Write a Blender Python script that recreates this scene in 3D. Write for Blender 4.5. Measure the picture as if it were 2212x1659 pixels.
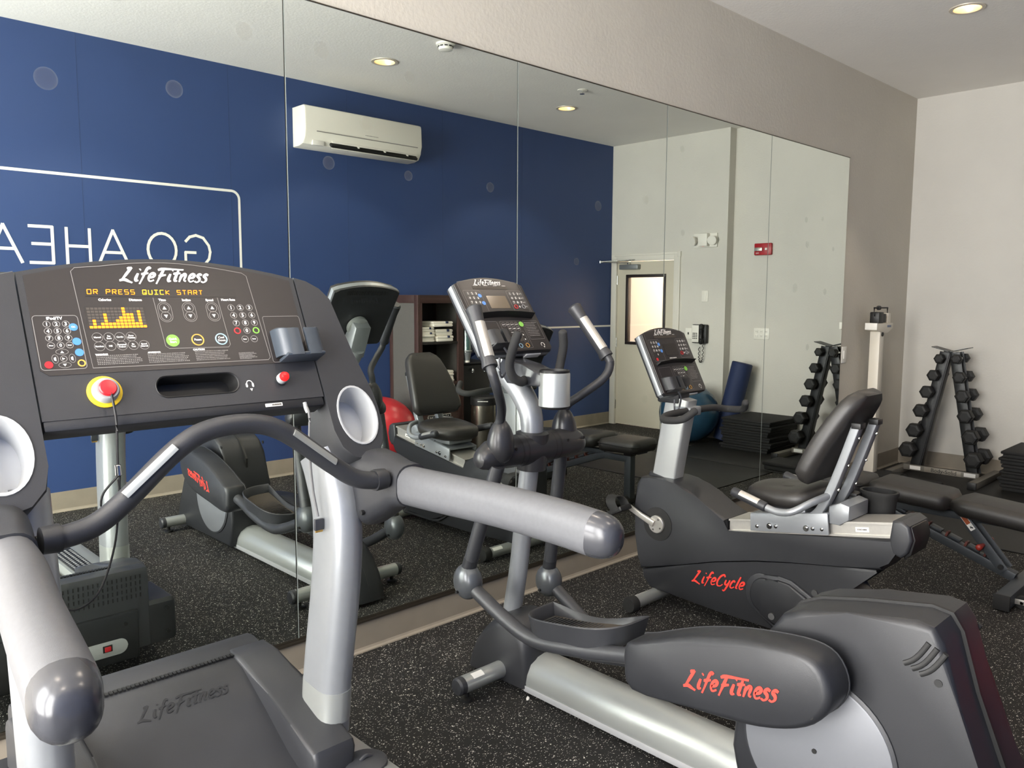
import bpy, bmesh, math, random
from mathutils import Vector, Matrix
random.seed(7)
for o in list(bpy.data.objects): bpy.data.objects.remove(o, do_unlink=True)
scn = bpy.context.scene
COL = scn.collection

# ------------------------------------------------------------------ camera
CAM_H = 1.5458
cam_d = bpy.data.cameras.new('camera'); cam = bpy.data.objects.new('camera', cam_d); COL.objects.link(cam)
cam_d.sensor_width = 36.0; cam_d.lens = 36.0 * 1741.3 / 2212.0; cam_d.clip_start = 0.02
_yaw, _pitch, _roll = math.radians(44.11), math.radians(6.025), math.radians(0.261)
_f = Vector((math.sin(_yaw)*math.cos(_pitch), math.cos(_yaw)*math.cos(_pitch), -math.sin(_pitch)))
_r = Vector((math.cos(_yaw), -math.sin(_yaw), 0)); _u = _r.cross(_f)
_r2 = _r*math.cos(_roll) + _u*math.sin(_roll); _u2 = -_r*math.sin(_roll) + _u*math.cos(_roll)
M = Matrix((_r2, _u2, -_f)).transposed().to_4x4(); M.translation = Vector((0, 0, CAM_H)); cam.matrix_world = M
scn.camera = cam

# ------------------------------------------------------------------ room numbers (metres)
W = 2.90          # mirror wall (y)
SY = -0.572       # blue wall (y)
XE = 7.984        # end wall (x)
XJ = 7.862        # end wall, part beside the door (x)
YJ = 1.03         # where the end wall steps (y)
XW = -2.0         # window wall behind the camera (x)
ZC = 3.39         # ceiling

# ------------------------------------------------------------------ world, daylight, exposure
scn.view_settings.view_transform = 'Standard'; scn.view_settings.look = 'None'
scn.view_settings.gamma = 1.0; scn.view_settings.use_curve_mapping = False
scn.view_settings.exposure = 0.0
wd = bpy.data.worlds.new('sky'); scn.world = wd; wd.use_nodes = True
nt = wd.node_tree; bg = nt.nodes['Background']
sky = nt.nodes.new('ShaderNodeTexSky'); sky.sky_type = 'NISHITA'; sky.sun_disc = False
sky.sun_elevation = math.radians(42); sky.sun_rotation = math.radians(150)
nt.links.new(sky.outputs['Color'], bg.inputs['Color']); bg.inputs['Strength'].default_value = 0.25
WINDOWS = [(-0.35, 1.05), (1.28, 2.70)]      # y spans of the two windows in the west wall
WIN_Z = (0.12, 3.25)
for (a, b) in WINDOWS:
    l = bpy.data.lights.new('window_daylight', 'AREA'); l.shape = 'RECTANGLE'
    l.size = WIN_Z[1]-WIN_Z[0]; l.size_y = b-a; l.energy = 400; l.color = (1.0, 0.975, 0.945)
    lo = bpy.data.objects.new('window_daylight', l); COL.objects.link(lo)
    lo.location = (XW-0.16, (a+b)/2, sum(WIN_Z)/2); lo.rotation_euler = (0, -math.pi/2, 0)

# ------------------------------------------------------------------ helpers
def lin(h):
    c = [int(h[i:i+2], 16)/255 for i in (0, 2, 4)]
    return tuple(x/12.92 if x <= .04045 else ((x+.055)/1.055)**2.4 for x in c) + (1,)
MATS = {}
def mat(name, hexc, rough=.5, metal=0.0, var=0.0, vscale=8.0, bump=0.0, bscale=200.0, coat=0.0, emit=None, es=0.0, spec=None, detail=3):
    if name in MATS: return MATS[name]
    m = bpy.data.materials.new(name); m.use_nodes = True; MATS[name] = m
    n = m.node_tree; p = n.nodes['Principled BSDF']; c = lin(hexc)
    p.inputs['Base Color'].default_value = c; p.inputs['Roughness'].default_value = rough; p.inputs['Metallic'].default_value = metal
    if coat: p.inputs['Coat Weight'].default_value = coat; p.inputs['Coat Roughness'].default_value = .15
    if spec is not None: p.inputs['Specular IOR Level'].default_value = spec
    tc = n.nodes.new('ShaderNodeTexCoord')
    if var:
        t = n.nodes.new('ShaderNodeTexNoise'); t.inputs['Scale'].default_value = vscale; t.inputs['Detail'].default_value = detail
        n.links.new(tc.outputs['Object'], t.inputs['Vector'])
        r = n.nodes.new('ShaderNodeMapRange'); r.inputs[1].default_value = .3; r.inputs[2].default_value = .7; r.inputs[3].default_value = 1-var; r.inputs[4].default_value = 1+var
        n.links.new(t.outputs['Fac'], r.inputs[0])
        x = n.nodes.new('ShaderNodeVectorMath'); x.operation = 'SCALE'; x.inputs[0].default_value = c[:3]
        n.links.new(r.outputs[0], x.inputs['Scale']); n.links.new(x.outputs[0], p.inputs['Base Color'])
    if bump:
        t = n.nodes.new('ShaderNodeTexNoise'); t.inputs['Scale'].default_value = bscale; t.inputs['Detail'].default_value = 2
        n.links.new(tc.outputs['Object'], t.inputs['Vector'])
        b = n.nodes.new('ShaderNodeBump'); b.inputs['Strength'].default_value = bump; b.inputs['Distance'].default_value = .004
        n.links.new(t.outputs['Fac'], b.inputs['Height']); n.links.new(b.outputs['Normal'], p.inputs['Normal'])
    if emit: p.inputs['Emission Color'].default_value = lin(emit); p.inputs['Emission Strength'].default_value = es
    return m

def finish(name, bm, m, parent=None, angle=35, flat=False):
    bmesh.ops.recalc_face_normals(bm, faces=bm.faces[:])
    me = bpy.data.meshes.new(name); bm.to_mesh(me); bm.free()
    if not flat:
        for p in me.polygons: p.use_smooth = True
        me.set_sharp_from_angle(angle=math.radians(angle))
    if m: me.materials.append(m)
    o = bpy.data.objects.new(name, me); COL.objects.link(o)
    if parent: o.parent = parent
    return o
def thing(name, label, cat, loc=(0, 0, 0), rz=0, group=None):
    o = bpy.data.objects.new(name, None); COL.objects.link(o); o.empty_display_size = .1
    o.location = loc; o.rotation_euler = (0, 0, rz); o['label'] = label; o['category'] = cat
    if group: o['group'] = group
    return o
def tag(o, label, cat, group=None):
    o['label'] = label; o['category'] = cat
    if group: o['group'] = group
    return o
def struct(name, bm, m, **k):
    o = finish(name, bm, m, **k); o['kind'] = 'structure'; return o
def nb(): return bmesh.new()

def box(bm, lo, hi, bev=0.0, seg=2, mtx=None):
    r = bmesh.ops.create_cube(bm, size=1)['verts']
    s = Vector(hi)-Vector(lo); c = (Vector(hi)+Vector(lo))/2
    for v in r: v.co = Vector((v.co.x*s.x, v.co.y*s.y, v.co.z*s.z)) + c
    if bev:
        es = list({e for v in r for e in v.link_edges})
        r = bmesh.ops.bevel(bm, geom=es, offset=bev, segments=seg, affect='EDGES', profile=.5)['verts']
    if mtx: bmesh.ops.transform(bm, matrix=mtx, verts=list({v for v in r}))
    return r
def prism(bm, pts, axis, a, b, bev=0.0, seg=2):
    """closed 2-D outline pushed along an axis: 'x' -> pts are (y,z), 'y' -> (x,z), 'z' -> (x,y)"""
    def P(p, t): return {'x': (t, p[0], p[1]), 'y': (p[0], t, p[1]), 'z': (p[0], p[1], t)}[axis]
    A = [bm.verts.new(P(p, a)) for p in pts]; B = [bm.verts.new(P(p, b)) for p in pts]
    n = len(pts); fa = bm.faces.new(A); fb = bm.faces.new(B[::-1])
    for i in range(n): bm.faces.new((A[i], B[i], B[(i+1) % n], A[(i+1) % n]))
    if bev:
        es = list(set(fa.edges) | set(fb.edges))
        bmesh.ops.bevel(bm, geom=es, offset=bev, segments=seg, affect='EDGES', profile=.5)
    return bm
def smooth(pts, n=6, closed=False):
    """Catmull-Rom through the points"""
    P = [Vector(p) for p in pts]; out = []; N = len(P)
    rng = range(N if closed else N-1)
    for i in rng:
        p1, p2 = P[i], P[(i+1) % N]
        p0 = P[(i-1) % N] if (closed or i > 0) else p1*2-p2
        p3 = P[(i+2) % N] if (closed or i < N-2) else p2*2-p1
        for k in range(n):
            t = k/n
            out.append(.5*((2*p1)+(p2-p0)*t+(2*p0-5*p1+4*p2-p3)*t*t+(3*p1-p0-3*p2+p3)*t**3))
    if not closed: out.append(P[-1])
    return out
def circ(rx, ry=None, n=16):
    ry = ry or rx
    return [(rx*math.cos(2*math.pi*i/n), ry*math.sin(2*math.pi*i/n)) for i in range(n)]
def rrect(w, h, r, n=4):
    out = []
    for cx, cy, a0 in ((w/2-r, h/2-r, 0), (-w/2+r, h/2-r, 90), (-w/2+r, -h/2+r, 180), (w/2-r, -h/2+r, 270)):
        for k in range(n+1):
            a = math.radians(a0+90*k/n); out.append((cx+r*math.cos(a), cy+r*math.sin(a)))
    return out
def sweep(bm, path, sec, ref=(0, 0, 1), scale=None, cap=True, closed=False, dome=0.0):
    """section (a,b): a along tangent x ref, b along the remaining up direction"""
    P = [Vector(p) for p in path]; N = len(P); rings = []; ref = Vector(ref)
    for i in range(N):
        if closed: t = P[(i+1) % N]-P[i-1]
        else: t = P[min(i+1, N-1)]-P[max(i-1, 0)]
        t.normalize(); s = t.cross(ref)
        if s.length < 1e-4: s = t.cross(Vector((.37, .81, .2)))
        s.normalize(); u = s.cross(t)
        k = 1.0 if scale is None else scale[i]
        rings.append([bm.verts.new(P[i]+s*a*k+u*b*k) for a, b in sec])
    m = len(sec)
    for i in range(N if closed else N-1):
        A, B = rings[i], rings[(i+1) % N]
        for j in range(m): bm.faces.new((A[j], A[(j+1) % m], B[(j+1) % m], B[j]))
    if cap and not closed: bm.faces.new(rings[0][::-1]); bm.faces.new(rings[-1])
    return rings
def tube(bm, pts, r, n=14, sm=6, ref=(0, 0, 1), cap=True, rnd=0.0):
    path = smooth(pts, sm) if sm else [Vector(p) for p in pts]
    if isinstance(r, (list, tuple)):
        k = len(path); rr = [r[0]+(0) for _ in path]
        for i in range(k):
            f = i/(k-1)*(len(r)-1); a = int(min(f, len(r)-2)); rr[i] = r[a]+(r[a+1]-r[a])*(f-a)
    else: rr = [r]*len(path)
    if rnd:   # rounded ends
        R = rr[0]; t0 = (path[0]-path[1]).normalized(); t1 = (path[-1]-path[-2]).normalized(); R1 = rr[-1]
        pre = []; prr = []; post = []; por = []
        for k in range(1, 4):
            a = k/4*math.pi/2*1.15; a = min(a, math.pi/2*.98)
            pre.insert(0, path[0]+t0*R*rnd*math.sin(a)); prr.insert(0, R*math.cos(a))
            post.append(path[-1]+t1*R1*rnd*math.sin(a)); por.append(R1*math.cos(a))
        path = pre+path+post; rr = prr+rr+por
    sweep(bm, path, circ(1, 1, n), ref, rr, cap)
def frame_mtx(loc, zdir, xref=(1, 0, 0)):
    z = Vector(zdir).normalized(); x = Vector(xref); x = (x-z*x.dot(z))
    if x.length < 1e-4: x = Vector((0, 1, 0)); x = x-z*x.dot(z)
    x.normalize(); y = z.cross(x)
    m = Matrix((x, y, z)).transposed().to_4x4(); m.translation = Vector(loc); return m
def lathe(bm, prof, loc, axis=(0, 0, 1), n=20, cap=True):
    m = frame_mtx(loc, axis); rings = []
    for r, h in prof:
        rings.append([bm.verts.new(m @ Vector((r*math.cos(2*math.pi*i/n), r*math.sin(2*math.pi*i/n), h))) for i in range(n)])
    for A, B in zip(rings, rings[1:]):
        for j in range(n): bm.faces.new((A[j], A[(j+1) % n], B[(j+1) % n], B[j]))
    if cap: bm.faces.new(rings[0][::-1]); bm.faces.new(rings[-1])
def cyl(bm, a, b, r, n=16, bev=0.0):
    a = Vector(a); b = Vector(b); L = (b-a).length
    pr = [(r, 0), (r, L)] if not bev else [(r-bev, 0), (r, bev), (r, L-bev), (r-bev, L)]
    lathe(bm, pr, a, b-a, n)
def loft(bm, rings, cap=True):
    R = [[bm.verts.new(p) for p in r] for r in rings]; m = len(R[0])
    for A, B in zip(R, R[1:]):
        for j in range(m): bm.faces.new((A[j], A[(j+1) % m], B[(j+1) % m], B[j]))
    if cap: bm.faces.new(R[0][::-1]); bm.faces.new(R[-1])

# flat lettering ----------------------------------------------------
def text_obj(s, size, m, parent, mtx, name='lettering', align='CENTER', depth=0.0003, shear=0.0, bold=0.0):
    cu = bpy.data.curves.new(name, 'FONT'); cu.body = s; cu.size = size; cu.align_x = align; cu.align_y = 'CENTER'
    cu.extrude = depth; cu.shear = shear; cu.offset = bold; cu.resolution_u = 3
    t = bpy.data.objects.new(name, cu); COL.objects.link(t)
    dg = bpy.context.evaluated_depsgraph_get(); me = bpy.data.meshes.new_from_object(t.evaluated_get(dg))
    bpy.data.objects.remove(t, do_unlink=True); bpy.data.curves.remove(cu)
    me.transform(mtx); me.materials.clear(); me.materials.append(m); me.name = name
    o = bpy.data.objects.new(name, me); COL.objects.link(o)
    if parent: o.parent = parent
    return o
def text_bm(bm, s, size, mtx, align='CENTER', depth=0.0003, bold=0.0):
    cu = bpy.data.curves.new('t', 'FONT'); cu.body = s; cu.size = size; cu.align_x = align; cu.align_y = 'CENTER'
    cu.extrude = depth; cu.offset = bold; cu.resolution_u = 2
    t = bpy.data.objects.new('t', cu); COL.objects.link(t)
    dg = bpy.context.evaluated_depsgraph_get(); me = bpy.data.meshes.new_from_object(t.evaluated_get(dg))
    bpy.data.objects.remove(t, do_unlink=True); bpy.data.curves.remove(cu)
    me.transform(mtx); bm.from_mesh(me); bpy.data.meshes.remove(me)
STROKE = {
 'L': (.86, [[(.62, .98), (.44, .66), (.24, .26), (.10, .06)], [(.34, .90), (.62, .98)], [(.02, .05), (.30, .12), (.58, .00), (.82, -.10)]]),
 'i': (.34, [[(.20, .58), (.12, .22), (.16, .04), (.30, .08)], [(.27, .82), (.33, .88)]]),
 'f': (.46, [[(.60, .92), (.46, 1.0), (.34, .80), (.18, .20), (.06, -.18)], [(.06, .52), (.50, .60)]]),
 'e': (.50, [[(.12, .28), (.36, .34), (.44, .50), (.32, .60), (.16, .48), (.10, .22), (.22, .03), (.46, .12)]]),
 'F': (.74, [[(.48, .92), (.32, .44), (.14, -.16)], [(.10, .84), (.46, .93), (1.75, .90)], [(.20, .42), (.66, .50)]]),
 't': (.44, [[(.34, .84), (.22, .34), (.20, .08), (.36, .08)], [(.04, .60), (.50, .64)]]),
 'n': (.56, [[(.16, .58), (.06, .0)], [(.12, .34), (.30, .58), (.42, .50), (.36, .14), (.50, .06)]]),
 's': (.44, [[(.44, .52), (.28, .60), (.16, .46), (.30, .30), (.32, .12), (.16, .0), (.0, .08)]]),
 'C': (.68, [[(.70, .78), (.56, .95), (.28, .76), (.12, .36), (.20, .06), (.44, .04), (.62, .20)]]),
 'y': (.50, [[(.16, .58), (.12, .30), (.24, .20), (.38, .36)], [(.48, .60), (.36, .14), (.18, -.28), (.02, -.22)]]),
 'c': (.46, [[(.44, .50), (.30, .60), (.14, .40), (.10, .14), (.24, .02), (.44, .14)]]),
 'l': (.30, [[(.34, .98), (.20, .42), (.14, .10), (.28, .06)]]),
 ' ': (.18, []),
}
def logo_bm(bm, word, width, mtx, th=.13, shear=.34, depth=.0006):
    """brush-script wordmark built from tapered strokes; centred, total width given"""
    adv = sum(STROKE[c][0] for c in word); k = width/adv; x = -adv/2; ns = 0
    for ch in word:
        a, ss = STROKE[ch]
        for st in ss:
            pts = smooth([(p[0], p[1], 0) for p in st], 4 if len(st) > 2 else 3)
            V = []; ns += 1
            for i, p in enumerate(pts):
                t = (pts[min(i+1, len(pts)-1)]-pts[max(i-1, 0)]); t.normalize(); f = i/(len(pts)-1)
                w = th*(.62+.5*math.sin(math.pi*min(1, f*1.15+.1)))
                nrm = Vector((-t.y, t.x, 0)); row = []
                for sgn in (1, -1):
                    q = p+nrm*w*sgn*.6; row.append(Vector(((x+q.x+shear*(q.y-.4))*k, (q.y-.4)*k, 0)))
                V.append(row)
            top = [[bm.verts.new(mtx @ Vector((q.x, q.y, depth+ns*.00005))) for q in r] for r in V]
            for A, B in zip(top, top[1:]): bm.faces.new((A[0], A[1], B[1], B[0]))
        x += a
def logo(word, width, m, parent, mtx, name='wordmark', **k):
    bm = nb(); logo_bm(bm, word, width, mtx, **k); return finish(name, bm, m, parent, flat=True)
def ring_bm(bm, mtx, r, w, n=20, h=.0006):
    pr = [(r, 0), (r, h), (r-w, h), (r-w, 0)]
    rings = [[bm.verts.new(mtx @ Vector((a*math.cos(2*math.pi*i/n), a*math.sin(2*math.pi*i/n), b))) for i in range(n)] for a, b in pr]
    for A, B in zip(rings, rings[1:]):
        for j in range(n): bm.faces.new((A[j], A[(j+1) % n], B[(j+1) % n], B[j]))
def outline_bm(bm, mtx, pts, w, closed=True, h=.0005):
    P = [Vector((p[0], p[1], 0)) for p in pts]; N = len(P); R = []
    for i in range(N):
        a = P[i-1] if (closed or i > 0) else P[i]; b = P[(i+1) % N] if (closed or i < N-1) else P[i]
        t = (b-a).normalized(); n = Vector((-t.y, t.x, 0))
        R.append([bm.verts.new(mtx @ (P[i]+n*w/2+Vector((0, 0, h)))), bm.verts.new(mtx @ (P[i]-n*w/2+Vector((0, 0, h))))])
    for i in range(N if closed else N-1):
        A, B = R[i], R[(i+1) % N]; bm.faces.new((A[0], A[1], B[1], B[0]))
def rpoly(x0, y0, x1, y1, r, n=4):
    return [((x0+x1)/2+a, (y0+y1)/2+b) for a, b in rrect(x1-x0, y1-y0, r, n)]
def disc_bm(bm, mtx, r, h=.001, n=18):
    top = [bm.verts.new(mtx @ Vector((r*math.cos(2*math.pi*i/n), r*math.sin(2*math.pi*i/n), h))) for i in range(n)]
    bot = [bm.verts.new(mtx @ Vector((r*math.cos(2*math.pi*i/n), r*math.sin(2*math.pi*i/n), 0))) for i in range(n)]
    bm.faces.new(top)
    for j in range(n): bm.faces.new((bot[j], bot[(j+1) % n], top[(j+1) % n], top[j]))
def plate_bm(bm, mtx, pts, h=.001):
    top = [bm.verts.new(mtx @ Vector((p[0], p[1], h))) for p in pts]; bot = [bm.verts.new(mtx @ Vector((p[0], p[1], 0))) for p in pts]
    bm.faces.new(top); n = len(pts)
    for j in range(n): bm.faces.new((bot[j], bot[(j+1) % n], top[(j+1) % n], top[j]))
def dashes(bm, mtx, x0, x1, h, n, seed=3):
    rnd = random.Random(seed); w = (x1-x0)/n
    for k in range(n):
        a = x0+k*w; f = rnd.uniform(.6, .85); g = h*rnd.uniform(.7, 1.0)
        vs = [bm.verts.new(mtx @ Vector(q)) for q in ((a, -g/2, .0004), (a+w*f, -g/2, .0004), (a+w*f, g/2, .0004), (a, g/2, .0004))]; bm.faces.new(vs)
def T(x, y, z=0): return Matrix.Translation((x, y, z))

# ------------------------------------------------------------------ materials
m_wall = mat('wall_paint', 'C9C3B6', .75, var=.03, vscale=2, bump=.35, bscale=55)
m_wallE = mat('end_wall_paint', 'CFCCC4', .75, var=.03, vscale=2, bump=.3, bscale=55)
m_ceil = mat('ceiling_paint', 'F1EEE8', .85, var=.02, vscale=2, bump=.3, bscale=60)
m_base = mat('vinyl_base', '8E8577', .55, var=.05, vscale=12)
m_mirror = mat('mirror_glass', 'EAF0EA', .004, 1.0)
m_chan = mat('mirror_channel', '5A5348', .35, .8)
m_edge = mat('mirror_edge', '8F9690', .3)
m_white = mat('white_plastic', 'E8E5DC', .4)
m_trimw = mat('trim_white', 'DAD6CC', .5)
m_door = mat('door_paint', 'CBC4B2', .5, var=.02, vscale=4)
m_dkframe = mat('dark_door_frame', '2A2220', .4)
m_silver = mat('silver_paint', '8E9194', .36, .4, var=.02, vscale=30)
m_silver2 = mat('warm_silver', 'A4A7A4', .32, .5)
m_chrome = mat('chrome', 'D8D8D6', .12, 1.0)
m_alu = mat('brushed_aluminium', 'BDBAB3', .34, .65, var=.04, vscale=60)
m_dgrey = mat('charcoal_plastic', '222326', .46, var=.04, vscale=14, bump=.08, bscale=600)
m_mgrey = mat('grey_plastic', '2E2F32', .45, var=.04, vscale=14, bump=.08, bscale=600)
m_lgrey = mat('light_grey_plastic', '9A9B9C', .42, var=.03, vscale=14, bump=.06, bscale=600)
m_rail = mat('rail_grey', '535457', .5, var=.05, vscale=90, bump=.1, bscale=900)
m_capg = mat('end_cap_grey', '3A3B3F', .25, .1, var=.03)
m_black = mat('black_plastic', '151515', .5)
m_rub = mat('black_rubber', '1B1B1A', .75, bump=.1, bscale=500)
m_grip = mat('foam_grip', '2A2A2A', .8, bump=.15, bscale=900)
m_panel = mat('console_panel', '2A2625', .38, var=.03, vscale=20)
m_panel2 = mat('console_panel_dark', '262322', .35)
m_vinyl = mat('seat_vinyl', '2C2A28', .42, var=.05, vscale=10, bump=.12, bscale=500)
m_bvinyl = mat('black_vinyl', '1E1D1C', .4, bump=.1, bscale=500)
m_print = mat('white_print', 'E6E4DE', .6)
m_printd = mat('grey_print', '8A8784', .6)
m_red = mat('red_print', 'E23A2E', .5)
m_redbtn = mat('red_button', 'C4202A', .3)
m_yel = mat('yellow_ring', 'E8C32A', .4)
m_green = mat('green_button', '7FC24A', .4)
m_blueb = mat('blue_button', '4A86D0', .4)
m_oran = mat('orange_ring', 'D6A24A', .4)
m_lblue = mat('pale_blue_ring', '9FC6DC', .4)
m_led = mat('orange_led', 'FF7A10', .5, emit='FF8A18', es=2.2)
m_ledy = mat('yellow_led', 'FFC020', .5, emit='FFC828', es=2.2)
m_ledoff = mat('led_off', '4A443E', .6)
m_glow = mat('red_lamp', 'E01818', .25, emit='FF2020', es=1.2)
m_frame = mat('gunmetal_frame', '3E4246', .45, .2)
m_iron = mat('rubber_hex', '171716', .6, bump=.1, bscale=300)
m_wood = mat('dark_wood', '3A2622', .45, var=.15, vscale=6)
m_lam = mat('grey_laminate', '55524F', .55, var=.04, vscale=60)
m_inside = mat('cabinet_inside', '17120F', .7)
m_towel = mat('towel_white', 'E9E4D8', .95, bump=.6, bscale=250)
m_navy = mat('navy_stripe', '2A3350', .9)
m_stick = mat('sticker_white', 'E4E2DC', .5)
m_ora = mat('sticker_orange', '9A4A22', .5)
m_steel = mat('stainless', 'B9B2A4', .25, 1.0, var=.08, vscale=20)
# ------------------------------------------------------------------ special materials
def floor_material():
    m = bpy.data.materials.new('rubber_floor'); m.use_nodes = True; n = m.node_tree; L = n.links
    p = n.nodes['Principled BSDF']; p.inputs['Roughness'].default_value = .8; p.inputs['Specular IOR Level'].default_value = .3
    tc = n.nodes.new('ShaderNodeTexCoord')
    def flecks(scale, thr, stretch, seed):
        mp = n.nodes.new('ShaderNodeMapping'); mp.inputs['Rotation'].default_value = (0, 0, seed); mp.inputs['Scale'].default_value = (1, stretch, 1)
        L.new(tc.outputs['Object'], mp.inputs['Vector'])
        nz = n.nodes.new('ShaderNodeTexNoise'); nz.inputs['Scale'].default_value = scale*.8; L.new(mp.outputs[0], nz.inputs['Vector'])
        ad = n.nodes.new('ShaderNodeVectorMath'); ad.operation = 'MULTIPLY_ADD'; ad.inputs[1].default_value = (.012, .012, 0)
        L.new(nz.outputs['Color'], ad.inputs[0]); L.new(mp.outputs[0], ad.inputs[2])
        v = n.nodes.new('ShaderNodeTexVoronoi'); v.voronoi_dimensions = '2D'; v.inputs['Scale'].default_value = scale; L.new(ad.outputs[0], v.inputs['Vector'])
        sp = n.nodes.new('ShaderNodeSeparateColor'); L.new(v.outputs['Color'], sp.inputs[0])
        a = n.nodes.new('ShaderNodeMath'); a.operation = 'GREATER_THAN'; a.inputs[1].default_value = thr; L.new(sp.outputs[0], a.inputs[0])
        d = n.nodes.new('ShaderNodeMath'); d.operation = 'LESS_THAN'; L.new(v.outputs['Distance'], d.inputs[0])
        q = n.nodes.new('ShaderNodeMath'); q.operation = 'MULTIPLY'; q.inputs[1].default_value = .42; L.new(sp.outputs[1], q.inputs[0]); L.new(q.outputs[0], d.inputs[1])
        r = n.nodes.new('ShaderNodeMath'); r.operation = 'MULTIPLY'; L.new(a.outputs[0], r.inputs[0]); L.new(d.outputs[0], r.inputs[1])
        return r
    f1 = flecks(165, .925, 1.0, .3); f2 = flecks(185, .935, 2.4, 1.1); f3 = flecks(175, .935, 2.2, 2.3)
    mx = n.nodes.new('ShaderNodeMath'); mx.operation = 'MAXIMUM'; L.new(f1.outputs[0], mx.inputs[0]); L.new(f2.outputs[0], mx.inputs[1])
    m2 = n.nodes.new('ShaderNodeMath'); m2.operation = 'MAXIMUM'; L.new(mx.outputs[0], m2.inputs[0]); L.new(f3.outputs[0], m2.inputs[1])
    nz = n.nodes.new('ShaderNodeTexNoise'); nz.inputs['Scale'].default_value = 1.3; nz.inputs['Detail'].default_value = 4; L.new(tc.outputs['Object'], nz.inputs['Vector'])
    cr = n.nodes.new('ShaderNodeValToRGB'); cr.color_ramp.elements[0].position = .35; cr.color_ramp.elements[1].position = .7
    cr.color_ramp.elements[0].color = lin('161514'); cr.color_ramp.elements[1].color = lin('1F1D1B'); L.new(nz.outputs['Fac'], cr.inputs[0])
    mix = n.nodes.new('ShaderNodeMix'); mix.data_type = 'RGBA'; L.new(m2.outputs[0], mix.inputs[0]); L.new(cr.outputs[0], mix.inputs[6]); mix.inputs[7].default_value = lin('D2CEC4')
    L.new(mix.outputs[2], p.inputs['Base Color'])
    t = n.nodes.new('ShaderNodeTexNoise'); t.inputs['Scale'].default_value = 320; L.new(tc.outputs['Object'], t.inputs['Vector'])
    b = n.nodes.new('ShaderNodeBump'); b.inputs['Strength'].default_value = .35; b.inputs['Distance'].default_value = .003; L.new(t.outputs['Fac'], b.inputs['Height']); L.new(b.outputs[0], p.inputs['Normal'])
    return m
def blue_material():
    m = bpy.data.materials.new('blue_wallcovering'); m.use_nodes = True; n = m.node_tree; L = n.links
    p = n.nodes['Principled BSDF']; p.inputs['Roughness'].default_value = .55
    tc = n.nodes.new('ShaderNodeTexCoord'); nz = n.nodes.new('ShaderNodeTexNoise'); nz.inputs['Scale'].default_value = 1.2; L.new(tc.outputs['Object'], nz.inputs['Vector'])
    cr = n.nodes.new('ShaderNodeValToRGB'); cr.color_ramp.elements[0].color = lin('293F6C'); cr.color_ramp.elements[1].color = lin('2E4574'); L.new(nz.outputs['Fac'], cr.inputs[0])
    L.new(cr.outputs[0], p.inputs['Base Color'])
    w = n.nodes.new('ShaderNodeTexNoise'); w.inputs['Scale'].default_value = 400; L.new(tc.outputs['Object'], w.inputs['Vector'])
    b = n.nodes.new('ShaderNodeBump'); b.inputs['Strength'].default_value = .15; b.inputs['Distance'].default_value = .002; L.new(w.outputs['Fac'], b.inputs['Height']); L.new(b.outputs[0], p.inputs['Normal'])
    return m
m_floor = floor_material(); m_blue = blue_material()
m_blue_seam = mat('wallcovering_seam', '2C3C60', .6)
def glass_material(name, tint, t):
    m = bpy.data.materials.new(name); m.use_nodes = True; n = m.node_tree; L = n.links; n.nodes.remove(n.nodes['Principled BSDF'])
    a = n.nodes.new('ShaderNodeBsdfTransparent'); a.inputs[0].default_value = lin(tint); g = n.nodes.new('ShaderNodeBsdfGlossy'); g.inputs['Roughness'].default_value = .05
    x = n.nodes.new('ShaderNodeMixShader'); x.inputs[0].default_value = t; L.new(a.outputs[0], x.inputs[1]); L.new(g.outputs[0], x.inputs[2]); L.new(x.outputs[0], n.nodes['Material Output'].inputs[0])
    return m
m_glass = glass_material('window_glass', 'FFFFFF', .06)
m_cup = glass_material('clear_plastic', 'CFE0DE', .25)
m_bottle = glass_material('blue_bottle', '6E8CB8', .2)
def residue_material(nm, hx, al):
    m = bpy.data.materials.new(nm); m.use_nodes = True; n = m.node_tree; L = n.links; p = n.nodes['Principled BSDF']
    p.inputs['Base Color'].default_value = lin(hx); p.inputs['Roughness'].default_value = .9; p.inputs['Alpha'].default_value = al
    return m
m_res = residue_material('residue_film', '8A7F6A', .05); m_res2 = residue_material('residue_edge', 'BDBAB0', .05)

# ------------------------------------------------------------------ room shell
bm = nb(); box(bm, (XW, SY, -.12), (XE, W, 0)); struct('floor', bm, m_floor, flat=True)
bm = nb(); box(bm, (XW-.15, SY-.15, ZC), (XE+.15, W+.15, ZC+.12)); struct('ceiling', bm, m_ceil, flat=True)
bm = nb(); box(bm, (XW-.15, W, -.12), (XE+.15, W+.15, ZC)); struct('wall_north', bm, m_wall, flat=True)
bm = nb(); box(bm, (XW-.15, SY-.15, -.12), (XE+.15, SY, ZC)); wall_s = struct('wall_south', bm, m_blue, flat=True)
DY0, DY1, DZ = -.512, .385, 2.035      # door opening in the end wall
bm = nb()
prism(bm, [(XE, YJ), (XE, W), (XE+.15, W), (XE+.15, DY1+.0), (XJ, DY1), (XJ, YJ)], 'z', -.12, ZC)
prism(bm, [(XJ, DY0), (XJ, DY1), (XE+.15, DY1), (XE+.15, DY0)], 'z', DZ, ZC)
prism(bm, [(XJ, SY), (XJ, DY0), (XE+.15, DY0), (XE+.15, SY)], 'z', -.12, ZC)
struct('wall_east', bm, m_wallE, flat=True)
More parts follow.
